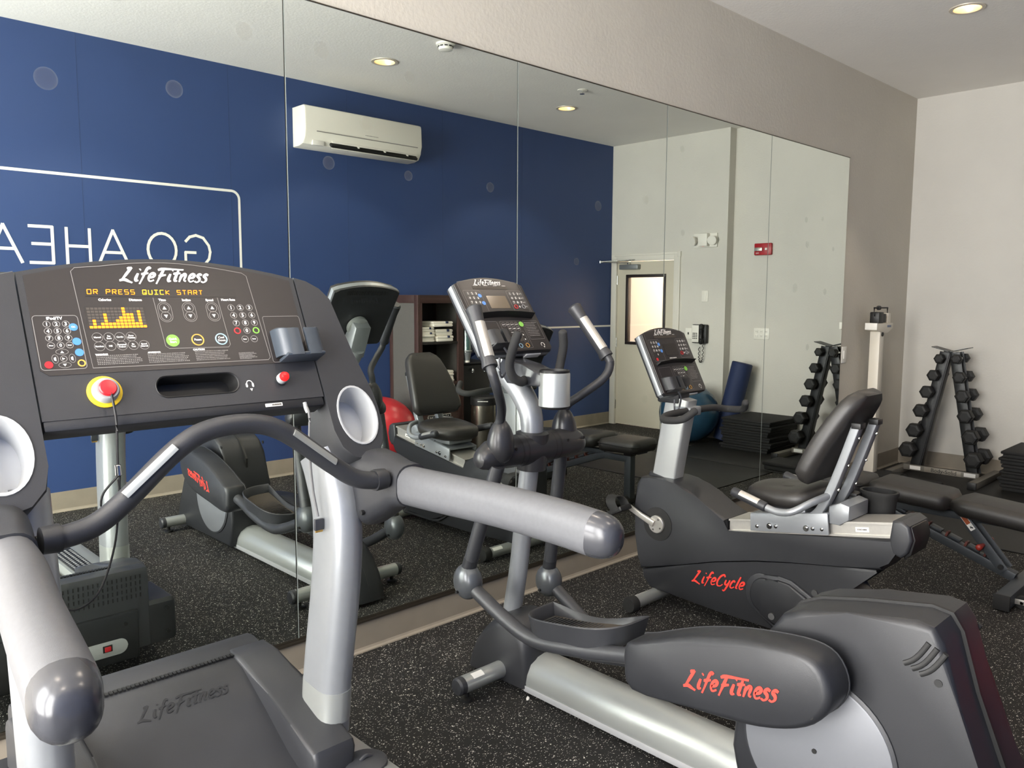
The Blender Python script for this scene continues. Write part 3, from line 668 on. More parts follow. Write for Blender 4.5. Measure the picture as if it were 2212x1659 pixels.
ball('stability_ball', 'glossy blue exercise ball by the end wall', (7.435, .885, 0), .32, m_ballb)
t = thing('foam_roll', 'dark blue rolled exercise mat leaning against the end wall', 'exercise mat', (7.70, 1.155, 0))
a = Vector((0, .0, .0)); b = Vector((.12, .14, .86)); ax = (b-a).normalized()
bm = nb(); lathe(bm, [(.10, 0), (.11, .008), (.11, .852), (.10, .86), (.02, .858)], (0, 0, .03), ax, n=28); ro = finish('roll', bm, mat('mat_blue', '1B2A50', .7, bump=.1, bscale=300), t)
bm = nb(); Ms = frame_mtx(Vector((0, 0, .03))+ax*.861, ax); pts = [(.012*k/6*math.cos(k*.5)*1.2, .012*k/6*math.sin(k*.5)*1.2) for k in range(6, 44)]; outline_bm(bm, Ms, pts, .003, False); finish('spiral_edge', bm, m_navy, ro, flat=True)
# aerobic platforms stacked against the end wall
def platform(label, x, y, z, lx, ly, h, rz=0, group='stacked black exercise platforms'):
    t = thing('exercise_platform', label, 'exercise step', (x, y, z), rz, group)
    bm = nb(); box(bm, (-lx/2, -ly/2, h*.55), (lx/2, ly/2, h), .008); finish('top', bm, mat('platform_black', '141313', .75, bump=.3, bscale=300), t)
    bm = nb(); box(bm, (-lx/2+.014, -ly/2+.014, 0), (lx/2-.014, ly/2-.014, h*.56), .006); finish('skirt', bm, m_rub, t)
nms = ['lowest', 'second', 'third', 'fourth', 'fifth', 'topmost']
for k in range(6):
    platform('%s black platform of the stack by the end wall' % nms[k], 7.665+.006*((k*7) % 3-1), 1.60+.010*((k*5) % 3-1), .009+k*.054, .60, .56, .053, math.radians([.6, -.8, 0, .9, -.4, .3][k]))
platform('single black platform on the floor in front of the dumbbell rack', 6.84, 2.34, .009, .30, .34, .075, group='loose platform')
# rubber mats at the far end
m_mat = mat('diamond_mat', '12110F', .55)
n = m_mat.node_tree; p = n.nodes['Principled BSDF']; tc = n.nodes.new('ShaderNodeTexCoord'); mp = n.nodes.new('ShaderNodeMapping'); mp.inputs['Rotation'].default_value = (0, 0, math.radians(45)); n.links.new(tc.outputs['Object'], mp.inputs[0])
ck = n.nodes.new('ShaderNodeTexChecker'); ck.inputs['Scale'].default_value = 40; n.links.new(mp.outputs[0], ck.inputs[0]); bb = n.nodes.new('ShaderNodeBump'); bb.inputs['Strength'].default_value = .5; bb.inputs['Distance'].default_value = .003; n.links.new(ck.outputs['Fac'], bb.inputs['Height']); n.links.new(bb.outputs[0], p.inputs['Normal'])
for k, (x0, x1, y0, y1, lb) in enumerate(((5.60, 6.66, -.1, 2.30, 'black rubber floor mat behind the weight bench'), (6.68, 7.96, 1.06, 2.86, 'black rubber floor mat under the dumbbell rack'))):
    bm = nb(); box(bm, (x0, y0, 0), (x1, y1, .009), .003); o = finish('rubber_mat', bm, m_mat); tag(o, lb, 'floor mat', 'rubber mats')
# ------------------------------------------------------------------ treadmill (faces the mirror, +y)
TX = .815
tm = thing('treadmill', 'grey and silver treadmill with a lit orange console in the left foreground', 'treadmill', (TX, 1.2, 0))
def tp(x, y, z): return (x, y-1.2, z)                # world y -> local, x already relative to TX
def tmf(name, bm, m, parent=None, **k): return finish(name, bm, m, parent or tm, **k)
# deck ------------------------------------------------------------
bm = nb(); box(bm, tp(-.40, .36, .10), tp(.40, 2.25, .165), .02); tmf('deck_frame', bm, m_black)
bm = nb(); box(bm, tp(-.255, .42, .166), tp(.255, 2.15, .206), .012, 3); tmf('running_belt', bm, mat('belt_black', '1F1E1E', .7, var=.2, vscale=40, bump=.2, bscale=400))
for s in (-1, 1):
    bm = nb(); prism(bm, [(s*.265, .17), (s*.275, .235), (s*.42, .240), (s*.462, .222), (s*.466, .13), (s*.40, .11)], 'y', .40-1.2, 2.16-1.2, .004); sr = tmf('side_rail', bm, m_silver2)
    bm = nb(); box(bm, tp(s*.2885 if s > 0 else s*.3835, .45, .2365), tp(s*.3835 if s > 0 else s*.2885, 1.96, .2425), .002); st = tmf('foot_strip', bm, m_black, sr)
    bm = nb(); px = 1.70
    for r in range(26):
        for c in range(4):
            x = s*(.302+c*.023); y = 1.93-r*.026
            box(bm, tp(x-.005, y-.006, .2425), tp(x+.005, y+.006, .2438))
    k = tmf('tread_dots', bm, m_lgrey, sr, flat=True); k['kind'] = 'stuff'
    bm = nb(); lathe(bm, [(.062, 0), (.060, .008), (.05, .014), (.002, .016)], tp(s*.392, 1.832, .238), n=28); cp = tmf('adjuster_cap', bm, m_mgrey)
    bm = nb(); tube(bm, [tp(s*.392-.02, 1.832, .252), tp(s*.392, 1.832, .260), tp(s*.392+.02, 1.832, .252)], .006, 8); tmf('cap_key', bm, m_mgrey, cp)
for x, y in ((-.34, .5), (.34, .5), (-.34, 2.1), (.34, 2.1)):
    bm = nb(); lathe(bm, [(.03, 0), (.03, .02), (.015, .03), (.015, .11)], tp(x, y, 0), n=14); tmf('levelling_foot', bm, m_black)
# motor hood: centre scoop and two higher shoulders carrying the posts
prC = [(2.455, .10), (2.455, .425), (2.44, .448), (2.40, .452), (2.26, .425), (2.12, .350), (1.98, .268), (1.90, .236), (1.86, .205), (1.86, .17), (2.10, .12)]
bm = nb(); prism(bm, [(y-1.2, z) for y, z in prC], 'x', -.30, .30, .004); hood = tmf('motor_hood', bm, m_mgrey)
bm = nb(); prism(bm, [(y-1.2, z) for y, z in [(2.4545, .12), (2.4545, .425), (2.44, .4475), (2.40, .4515), (2.335, .4385), (2.335, .30)]], 'x', -.345, .345, .006); tmf('hood_front', bm, m_mgrey, hood)
prS = [(2.40, .29), (2.40, .41), (2.39, .43), (2.36, .446), (2.28, .445), (2.10, .400), (1.97, .356), (1.845, .322), (1.835, .30), (1.845, .235), (2.0, .24), (2.10, .29)]
for s in (-1, 1):
    bm = nb(); a, b = sorted((s*.235, s*.365)); prism(bm, [(y-1.2, z) for y, z in prS], 'x', a, b, .014, 3); tmf('hood_shoulder', bm, m_mgrey, hood)
    bm = nb(); a, b = sorted((s*.30, s*.455)); prism(bm, [(2.452-1.2, .12), (2.452-1.2, .285), (2.44-1.2, .30), (2.20-1.2, .30), (2.05-1.2, .25), (2.05-1.2, .13)], 'x', a, b, .02, 3); cv = tmf('side_cover', bm, m_dgrey)
    for z in (.26, .16):
        bm = nb(); cyl(bm, tp(s*.415, 2.455, z), tp(s*.415, 2.464, z), .008, 10); tmf('screw', bm, m_black, cv)
# front vents, lower cover, switch
bm = nb()
for r in range(4):
    for c in range(36): box(bm, tp(-.31+c*.0177, 2.4545, .412-r*.026), tp(-.306+c*.0177, 2.4572, .428-r*.026))
k = tmf('vent_slots', bm, m_black, hood, flat=True); k['kind'] = 'stuff'
bm = nb(); box(bm, tp(-.33, 2.38, .085), tp(.298, 2.468, .288), .012); lc = tmf('front_cover', bm, m_dgrey)
for x in (-.25, .245):
    bm = nb(); cyl(bm, tp(x, 2.466, .24), tp(x, 2.470, .24), .008, 10); tmf('screw', bm, m_black, lc)
bm = nb(); prism(bm, [(p[0]+.10, p[1]+.155) for p in rrect(.30, .062, .03, 6)], 'y', 2.464-1.2, 2.4705-1.2, .002); sp = tmf('switch_recess', bm, m_lgrey, lc)
bm = nb(); box(bm, tp(.155, 2.47, .145), tp(.19, 2.474, .172), .001); tmf('switch_bezel', bm, m_black, lc)
bm = nb(); box(bm, tp(.161, 2.473, .149), tp(.184, 2.480, .168), .002); tmf('power_switch', bm, mat('switch_red', '8E1C22', .3, emit='C02028', es=.25), lc)
# grille slot and embossed wordmark across the hood top
bm = nb()
for c in range(40):
    x = -.23+c*.0118; box(bm, tp(x, 2.318, .4395), tp(x+.008, 2.337, .444))
k = tmf('grille_slots', bm, m_black, hood, flat=True); k['kind'] = 'stuff'
sl = math.atan2(.365-.425, 2.12-2.26); dirv = Vector((0, .14, .06)).normalized()
bm = nb(); logo_bm(bm, 'LifeFitness', .26, frame_mtx(tp(.04, 2.215, .4012), (0, -.472, .881), (1, 0, 0)), depth=.0008); tmf('embossed_wordmark', bm, m_dgrey, hood, flat=True)
# posts -----------------------------------------------------------
for s in (-1, 1):
    bm = nb(); path = [tp(s*.362, 1.997, .30), tp(s*.366, 1.985, .46), tp(s*.379, 1.950, .75), tp(s*.385, 1.948, .93), tp(s*.383, 1.985, 1.05), tp(s*.380, 2.01, 1.105)]
    sweep(bm, smooth(path, 4), [(a, b) for a, b in rrect(.098, .168, .046, 5)], ref=(0, 1, 0)); po = tmf('upright_post', bm, m_silver)
    bm = nb(); pa = [tp(s*.3632, 1.9945, .342), tp(s*.3656, 1.987, .435)]; sec = [(a*1.02, b*1.02) for a, b in rrect(.098, .168, .046, 5)]
    sec2 = [(a, b) for a, b in sec]
    sweep(bm, pa, sec2, ref=(0, 1, 0)); tmf('post_cuff', bm, m_silver2, po)
# console ----------------------------------------------------------
cy0, cz0 = 1.94, 1.277; ct = math.atan2(.33, .16); vd = Vector((0, math.cos(ct), math.sin(ct))); nd = Vector((1, 0, 0)).cross(vd)
MC = Matrix((Vector((1, 0, 0)), vd, nd)).transposed().to_4x4(); MC.translation = Vector(tp(0, cy0, cz0))
def outl(hw, n=12):
    top = [(hw*(1-2*k/n), .360+.046*math.sin(math.pi*k/n)**.9) for k in range(n+1)]
    return top
top = outl(.345)
body = [(-.345, .0), (.345, .0)] + top
def cprism(bm, pts, d0, d1, bev=0):
    A = [bm.verts.new(MC @ Vector((p[0], p[1], d0))) for p in pts]; B = [bm.verts.new(MC @ Vector((p[0], p[1], d1))) for p in pts]
    n_ = len(pts); fa = bm.faces.new(A); fb = bm.faces.new(B[::-1])
    for i in range(n_): bm.faces.new((A[i], B[i], B[(i+1) % n_], A[(i+1) % n_]))
    if bev: bmesh.ops.bevel(bm, geom=list(set(fa.edges) | set(fb.edges)), offset=bev, segments=2, affect='EDGES', profile=.5)
tray = [(.010+p, .060+q) for p, q in rrect(.205, .054, .026, 6)]
bm = nb(); F = [bm.verts.new(MC @ Vector((p[0], p[1], 0))) for p in body]; Hh = [bm.verts.new(MC @ Vector((p[0], p[1], 0))) for p in tray]
bmesh.ops.triangle_fill(bm, use_beauty=True, use_dissolve=False, edges=[bm.edges.new((F[i], F[(i+1) % len(F)])) for i in range(len(F))]+[bm.edges.new((Hh[i], Hh[(i+1) % len(Hh)])) for i in range(len(Hh))])
Bk = [bm.verts.new(MC @ Vector((p[0]*.985, p[1]*.985+.003, -.055))) for p in body]
for i in range(len(F)): bm.faces.new((F[i], F[(i+1) % len(F)], Bk[(i+1) % len(F)], Bk[i]))
bm.faces.new(Bk); con = tmf('console', bm, m_mgrey)
panel = [(-.331, .118), (-.315, .105), (.315, .105), (.331, .118), (.331, .352)] + [(.33*(1-2*k/12), .352+.046*math.sin(math.pi*k/12)**.9) for k in range(13)] + [(-.331, .352)]
bm = nb(); cprism(bm, panel, -.001, .0012); tmf('display_panel', bm, m_panel, con)
bm = nb(); box(bm, (-.344, -.024, -.065), (.344, .014, -.002), .006, mtx=MC); tmf('console_lip', bm, m_dgrey, con)
PZ = .0015
def pm(u, v, z=PZ): return MC @ T(u*.975, v*.975, z)
k_ = .975
bmL = nb(); bmP = nb(); bmD = nb()
def sc(p): return [(a*k_, b*k_) for a, b in p]
M0 = MC @ T(0, 0, PZ)
outline_bm(bmL, M0, sc([(-.229, .121), (.215, .119), (.222, .126), (.211, .372), (.200, .381)] + [(.20-.4*i/10-.01, .383+.022*math.sin(math.pi*i/10)) for i in range(1, 10)] + [(-.226, .384), (-.236, .374)]), .0016)
outline_bm(bmL, M0, sc(rpoly(-.337, .121, -.241, .257, .008)), .0014)
outline_bm(bmL, M0, sc([(-.056, .304), (-.051, .170), (-.043, .163), (.112, .161), (.118, .168), (.113, .305)]), .0014, False)
outline_bm(bmL, M0, sc(rpoly(.228, .11, .340, .248, .006)), .0012)
logo('LifeFitness', .225*k_, m_print, con, pm(-.012, .3655), th=.15)
def tx(s, size, u, v, b=bmP, bold=.0004): text_bm(b, s, size, pm(u, v), depth=.0002, bold=bold)
for s_, u, v in (('Calories', -.172, .298), ('Distance', -.100, .298), ('Time', -.034, .298), ('Incline', .028, .298), ('Speed', .090, .298), ('Heart Rate', .142, .299)): tx(s_, .0085, u, v)
# keys
def keyring(u, v, r, w=.0012, b=None): ring_bm(b or bmL, pm(u, v), r*k_, w)
for i, u in enumerate((-.033, .0295, .0925)):
    outline_bm(bmL, pm(u, .264), rpoly(-.0165, -.027, .0165, .027, .0164, 8), .0012)
    for dv, sg in ((.0115, 1), (-.0115, -1)):
        ring_bm(bmL, pm(u, .264+dv), .0125, .0010); plate_bm(bmP, pm(u, .264+dv), [(-.005, -.004*sg), (.005, -.004*sg), (0, .005*sg)], .0003)
for i in range(9):
    u = .145+.026*(i % 3)+.002*(i//3); v = .2755-.0228*(i//3); keyring(u, v, .0095); tx(str(i+1), .014, u, v)
keyring(.174, .207, .0095); tx('0', .014, .174, .207)
for u, v in ((.163, .182), (.189, .182)): keyring(u, v, .010); tx('Enter', .0045, u, v, bold=.0002)
for n_, u, v in (('Manual', -.206, .199), ('Fat\nBurn', -.180, .1985), ('Cardio', -.155, .1985), ('Zone\nTraining', -.129, .1985), ('Random', -.205, .1755), ('Hill', -.180, .1755), ('Personal\nTrainer', -.154, .1755), ('Fit\nTest', -.128, .1755), ('Speed\nInterval', -.102, .1755)):
    keyring(u, v, .0122, .0009); text_bm(bmP, n_, .0055, pm(u, v), depth=.0002, bold=.0002)
tx('iPod/TV', .010, -.291, .250)
for i in range(9):
    u = -.309+.0201*(i % 3); v = .2355-.0179*(i//3); keyring(u, v, .0082); tx(str(i+1), .012, u, v)
for s_, u in (('Menu', -.308), ('0', -.288), ('Enter', -.269)): keyring(u, .1815, .0082); tx(s_, .011 if s_ == '0' else .004, u, .1815, bold=.0002)
for u, v in ((-.288, .165), (-.287, .132)): outline_bm(bmL, pm(u, v), [(.013*math.cos(a*math.pi/8), .0065*math.sin(a*math.pi/8)) for a in range(16)], .001); plate_bm(bmP, pm(u, v), [(-.004, -.003 if v > .15 else .003), (.004, -.003 if v > .15 else .003), (0, .003 if v > .15 else -.003)], .0003)
for u in (-.305, -.269): outline_bm(bmL, pm(u, .1478), [(.0065*math.cos(a*math.pi/8), .0105*math.sin(a*math.pi/8)) for a in range(16)], .001); plate_bm(bmP, pm(u, .1478), [(-.0025, -.003), (.002, -.005), (.002, .005), (-.0025, .003)], .0003)
keyring(-.287, .148, .0075); plate_bm(bmP, pm(-.287, .148), [(-.003, -.003), (.003, 0), (-.003, .003)], .0003)
for (u0, v0, u1, v1) in ((-.217, .153, -.112, .127), (-.099, .152, .008, .126), (.019, .154, .114, .126), (.135, .144, .188, .124)):
    for r in range(6): dashes(bmD, pm(0, v1+(v0-v1)*(r+.5)/6), u0*k_, (u1-random.random()*.02)*k_, .0022, 22, r+int(u0*1000))
tx('WARNING', .0055, -.204, .154); tx('ADVERTENCIA', .0045, -.082, .1545); tx('CAUTION', .0065, .031, .157)
for nm_, b_, m_ in (('printed_lines', bmL, m_printd), ('printed_lettering', bmP, m_print), ('fine_print', bmD, m_printd)): tmf(nm_, b_, m_, con, flat=True)['kind'] = 'stuff'
# lit readout
bm = nb(); plate_bm(bm, MC @ T(0, 0, .0012), sc(rpoly(-.214, .307, .168, .331, .002)), .0006); led = tmf('message_display', bm, m_panel2, con, flat=True)
SEG = {'O': [[(0, 0), (0, 1), (1, 1), (1, 0), (0, 0)]], 'R': [[(0, 0), (0, 1), (1, 1), (1, .5), (0, .5)], [(.4, .5), (1, 0)]], 'P': [[(0, 0), (0, 1), (1, 1), (1, .5), (0, .5)]], 'E': [[(1, 0), (0, 0), (0, 1), (1, 1)], [(0, .5), (.8, .5)]],
       'S': [[(0, 0), (1, 0), (1, .5), (0, .5), (0, 1), (1, 1)]], 'Q': [[(0, 0), (0, 1), (1, 1), (1, 0), (0, 0)], [(.5, .4), (1, 0)]], 'U': [[(0, 1), (0, 0), (1, 0), (1, 1)]], 'I': [[(0, 0), (1, 0)], [(0, 1), (1, 1)], [(.5, 0), (.5, 1)]], 'C': [[(1, 0), (0, 0), (0, 1), (1, 1)]],
       'k': [[(0, 0), (0, 1)], [(0, .5), (1, .9)], [(0, .5), (1, 0)]], 'T': [[(0, 1), (1, 1)], [(.5, 0), (.5, 1)]], 'A': [[(0, 0), (0, 1), (1, 1), (1, 0)], [(0, .5), (1, .5)]], ' ': []}
bm = nb(); bmo = nb(); u = -.209*k_; cw = .01445*k_
for ci, ch in enumerate('OR PRESS QUICk START'):
    for st in SEG[ch]:
        for a, b in zip(st, st[1:]):
            outline_bm(bm if ci > 8 and ci < 13 else bmo, MC @ T(u, .3135*k_, .0022), [(a[0]*.0085+a[1]*.001, a[1]*.0115), (b[0]*.0085+b[1]*.001, b[1]*.0115)], .0017, False)
    u += cw
tmf('lit_letters', bmo, m_led, led, flat=True); tmf('lit_letters', bm, m_ledy, led, flat=True)
bm = nb(); plate_bm(bm, MC @ T(0, 0, .0012), sc(rpoly(-.222, .221, -.081, .282, .002)), .0006); mx = tmf('matrix_display', bm, m_panel2, con, flat=True)
H = [1, 3, 1, 2, 5, 2, 2, 3, 4, 7, 5, 5, 2, 6, 1]; bm = nb(); bmo = nb()
for c in range(15):
    for r in range(7):
        plate_bm(bm if r < H[c] else bmo, pm(-.2145+c*.0089, .2255+r*.0081, .0019), rpoly(-.0036, -.003, .0036, .003, .0003, 1), .0003)
tmf('lit_cells', bm, m_led, mx, flat=True); tmf('dark_cells', bmo, m_ledoff, mx, flat=True)
for nm, u, v, r, m in (('start_button', -.030, .1845, .0165, m_green), ('pause_button', .034, .1845, .0165, m_oran), ('cool_down_button', .097, .1845, .0165, m_lblue), ('clear_button', .147, .207, .0095, m_redbtn), ('enter_button', .2005, .207, .0095, m_green), ('caption_button', -.254, .227, .0095, m_blueb), ('input_button', -.2525, .190, .0095, m_blueb), ('volume_button', -.2515, .162, .0095, m_blueb), ('power_button', -.320, .134, .0088, m_redbtn), ('select_button', -.251, .135, .0088, m_oran)):
    bm = nb(); fill = m in (m_green, m_blueb) and r > .009 and nm not in ('enter_button',)
    disc_bm(bm, pm(u, v, .001), r*k_, .0012) if fill or nm == 'power_button' else ring_bm(bm, pm(u, v, .001), r*k_, .0028, 24, .0014)
    b_ = tmf(nm, bm, m, con, flat=True)
bm = nb()
for s_, u, v, z in (('Quick\nStart', -.030, .1845, .008), ('Pause', .034, .1845, .008), ('Cool\nDown', .097, .1845, .008), ('CC', -.254, .227, .006)): text_bm(bm, s_, z, pm(u, v, .0024), depth=.0002, bold=.0002)
tmf('button_lettering', bm, m_print, con, flat=True)
# lower ledge: stop button with tether, tray, pulse pad
bm = nb(); lathe(bm, [(.038, 0), (.038, .004), (.034, .006), (.020, .006)], MC @ Vector((-.209, .058, 0)), nd, n=32); e = tmf('stop_ring', bm, m_yel, con)
bm = nb(); lathe(bm, [(.030, .0), (.028, .02), (.024, .026), (.018, .026)], MC @ Vector((-.209, .058, 0)), nd, n=28); tmf('stop_collar', bm, m_lgrey, con)
bm = nb(); lathe(bm, [(.0195, .02), (.0195, .029), (.017, .032), (.002, .033)], MC @ Vector((-.209, .058, 0)), nd, n=28); tmf('stop_button', bm, m_redbtn, con)
bm = nb(); rings = [[MC @ Vector((.010+p*k1, .060+q*k2, z)) for p, q in rrect(.205, .054, .026, 6)] for k1, k2, z in ((1.02, 1.06, .001), (1.01, 1.03, .0022), (.985, .95, .0005), (.96, .90, -.012), (.93, .78, -.045))]
loft(bm, rings, cap=False); bm.faces.new([bm.verts.new(p) for p in rings[-1]]); bmesh.ops.remove_doubles(bm, verts=bm.verts[:], dist=1e-6)
tmf('tray_recess', bm, m_black, con)
bm = nb(); lathe(bm, [(.017, 0), (.017, .004)], MC @ Vector((.231, .058, .0)), nd, n=24); tmf('pulse_socket', bm, m_dgrey, con)
bm = nb(); lathe(bm, [(.0145, .0), (.0145, .012), (.0125, .017)], MC @ Vector((.231, .058, .003)), nd, n=24); tmf('beacon_collar', bm, m_lgrey, con)
bm = nb(); lathe(bm, [(.0128, .014), (.0125, .022), (.009, .029), (.002, .031)], MC @ Vector((.231, .058, .003)), nd, n=24); tmf('red_beacon', bm, m_glow, con)
bm = nb(); ring = [(.008*math.cos(math.radians(a)), .009*math.sin(math.radians(a))) for a in range(-40, 221, 20)]; outline_bm(bm, MC @ T(.141, .052, .001), ring, .0024, False); plate_bm(bm, MC @ T(.141, .052, .001), rpoly(-.011, -.009, -.006, .002, .002), .0004); plate_bm(bm, MC @ T(.141, .052, .001), rpoly(.006, -.009, .011, .002, .002), .0004); plate_bm(bm, MC @ T(.143, .036, .001), [(-.004, .003), (.004, .003), (0, -.004)], .0004); tmf('headphone_symbol', bm, m_print, con, flat=True)
bm = nb(); plate_bm(bm, MC @ Matrix.Translation((.195, -.010, -.002)) @ Matrix.Rotation(math.radians(0), 4, 'X'), rpoly(-.024, -.0045, .024, .0045, .001), .001); lb = tmf('barcode_label', bm, m_stick, con, flat=True)
bm = nb(); dashes(bm, MC @ T(.195, -.010, -.0008), -.006, .021, .005, 16); tmf('barcode', bm, m_lam, con, flat=True)
# phone holder: cradle clipped on the right of the display
bm = nb(); Mh = MC @ T(.292, .152, .0)
def cradle(bm, Mh, w, h, dpt, gap):
    for s in (-1, 1):
        path = smooth([(s*w, 0, -.004), (s*w, 0, dpt*.55), (s*w*.82, 0, dpt*.92), (s*w*.5, 0, dpt), (s*gap, 0, dpt)], 4); R = []
        n_ = len(path)
        for i, p in enumerate(path):
            t_ = (path[min(i+1, n_-1)]-path[max(i-1, 0)]).normalized(); nr = Vector((t_.z, 0, -t_.x))*(.0055); f = i/(n_-1); top_ = h*(1.0-.32*min(1, f*1.7)); bot = -h*(.62+.30*min(1, f*1.6))
            R.append([Mh @ q for q in (p+nr+Vector((0, bot, 0)), p+nr+Vector((0, top_-.004, 0)), p+Vector((0, top_, 0)), p-nr+Vector((0, top_-.004, 0)), p-nr+Vector((0, bot, 0)))])
        loft(bm, R)
    box(bm, (-w, -h*.95, -.002), (w, -h*.72, dpt+.004), .006, 2, mtx=Mh)
bm = nb(); cradle(bm, MC @ T(.297, .152, 0), .058, .050, .052, .009); tmf('phone_holder', bm, mat('holder_slate', '3A4149', .4), con)
bm = nb(); box(bm, (-.012, -.035, .012), (.012, .025, .018), mtx=MC @ T(.297, .152, 0)); tmf('holder_slot', bm, m_black, con)
# side wings with cup holders
m_cupin = mat('cup_liner', 'B9BBBC', .35, .2)
for s in (-1, 1):
    # wing plate: console-side strip that runs down from the console top into the cup housing
    ol = [(.349, .360), (.385, .350), (.420, .328), (.446, .294), (.458, .22), (.474, .125), (.490, .06), (.503, .005), (.508, -.05), (.506, -.10), (.494, -.145), (.468, -.178), (.430, -.192), (.392, -.182), (.362, -.150), (.349, -.10), (.349, .0), (.349, .17)]
    ol = [(s*a, b) for a, b in ol]; hole = [(s*.434+a, -.064+b) for a, b in circ(.060, .084, 32)]
    def dep(b): return -.055-.085*min(1, max(0, (.12-b)/.20))
    bm = nb(); F = [bm.verts.new(MC @ Vector((a, b, .002))) for a, b in ol]; Hh = [bm.verts.new(MC @ Vector((a, b, .002))) for a, b in hole]
    eds = [bm.edges.new((F[i], F[(i+1) % len(F)])) for i in range(len(F))]+[bm.edges.new((Hh[i], Hh[(i+1) % 32])) for i in range(32)]
    bmesh.ops.triangle_fill(bm, use_beauty=True, use_dissolve=False, edges=eds)
    cu_, cv_ = s*.43, .05; prev = F
    for f_, sh_ in ((.0, -.004), (.35, -.004), (.75, .0), (.95, .02), (1.0, .05)):
        rg = []
        for a, b in ol:
            dd = Vector((a-cu_, b-cv_ if b > .12 else b+.06)); q = 1-sh_/max(.06, dd.length)
            rg.append(bm.verts.new(MC @ Vector((cu_+dd.x*q if abs(a) > .352 else a, (cv_ if b > .12 else -.06)+dd.y*q, min(-.002, dep(b)*f_-.003)))))
        for i in range(len(F)): bm.faces.new((prev[i], prev[(i+1) % len(F)], rg[(i+1) % len(F)], rg[i]))
        prev = rg
    bm.faces.new(prev); wg = tmf('console_wing', bm, m_mgrey, angle=40)
    bm = nb(); rings = []
    for sc_, z in ((1.05, .0015), (1.04, .004), (.975, .004), (.95, .0), (.90, -.04), (.84, -.07)):
        rings.append([MC @ Vector((s*.434+a*sc_, -.064+b*sc_-(.006 if z < -.02 else 0), .001+z)) for a, b in circ(.060, .084, 32)])
    loft(bm, rings, cap=False); bm.faces.new([bm.verts.new(p) for p in rings[-1]]); bmesh.ops.remove_doubles(bm, verts=bm.verts[:], dist=1e-6); tmf('cup_liner', bm, m_cupin, wg)
    # shoulder housing joining wing, post and rail
    x0 = s*.455; bm = nb(); rings = []
    for y, w, h, zc in ((1.955, .075, .10, 1.02), (1.92, .115, .20, 1.02), (1.86, .125, .215, 1.02), (1.80, .118, .17, 1.035), (1.75, .108, .125, 1.045), (1.71, .102, .112, 1.048)):
        rings.append([Vector(tp(x0+s*(1.955-y)*.06+a, y, zc+b)) for a, b in rrect(w, h, min(w, h)*.38, 4)])
    loft(bm, rings); sh = tmf('rail_housing', bm, m_mgrey)
    for y, z in ((1.80, 1.06), (1.84, .96)):
        bm = nb(); cyl(bm, tp(x0-s*.052 if s > 0 else x0+.052, y, z), tp(x0-s*.062 if s > 0 else x0+.062, y, z), .007, 10); tmf('bolt_hole', bm, m_black, sh)
    path = [tp(s*(.445+.02), 1.715, 1.047), tp(s*.475, 1.60, 1.047), tp(s*.505, 1.40, 1.044), tp(s*.525, 1.22, 1.036), tp(s*.535, 1.125, 1.028)]
    bm = nb(); sweep(bm, smooth(path, 4), rrect(.088, .104, .040, 5)); rl = tmf('hand_rail', bm, m_rail)
    bm = nb(); e0 = Vector(path[-1]); dr = (e0-Vector(path[-2])).normalized(); P = []; K = []
    for q in range(7): a = q/6*math.pi/2*.985; P.append(e0+dr*.066*math.sin(a)); K.append(1.005*math.cos(a)**.62)
    sweep(bm, P, rrect(.088, .104, .040, 5), scale=K); tmf('rail_end_cap', bm, m_capg, rl)
# heart-rate crossbar
bm = nb(); pts = [(-.392, 1.745, 1.07), (-.35, 1.745, 1.072), (-.30, 1.748, 1.085), (-.24, 1.752, 1.125), (-.13, 1.76, 1.215), (-.05, 1.765, 1.250), (.05, 1.765, 1.252), (.13, 1.76, 1.222), (.25, 1.752, 1.13), (.31, 1.748, 1.088), (.36, 1.745, 1.072), (.40, 1.745, 1.07)]
tube(bm, [tp(*p) for p in pts], .0235, 16, 5, ref=(0, 1, 0)); xb = tmf('crossbar', bm, m_mgrey)
for s in (-1, 1):
    bm = nb(); lathe(bm, [(.028, 0), (.029, .006), (.027, .035)], tp(s*.372, 1.745, 1.070), (s, 0, 0), n=18); tmf('crossbar_collar', bm, m_dgrey, xb)
    # sensor strips lie on the upper face
    a = Vector(tp(s*.135, 1.755, 1.215)); b = Vector(tp(s*.245, 1.748, 1.128)); d = (b-a).normalized(); up = Vector((0, -.75, .66)); up = (up-d*up.dot(d)).normalized(); sd = d.cross(up)
    bm = nb(); cc = (a+b)/2; L2 = (b-a).length/2
    for lo in range(1):
        R = []
        for f in (-1, 1):
            R.append([cc+d*L2*f+up*.0246*math.cos(q)+sd*.0246*math.sin(q) for q in [math.radians(x) for x in (-22, -11, 0, 11, 22)]]+[cc+d*L2*f+up*.02*math.cos(q)+sd*.02*math.sin(q) for q in [math.radians(x) for x in (22, 11, 0, -11, -22)]])
        loft(bm, R)
    tmf('pulse_sensor', bm, m_silver2, xb)
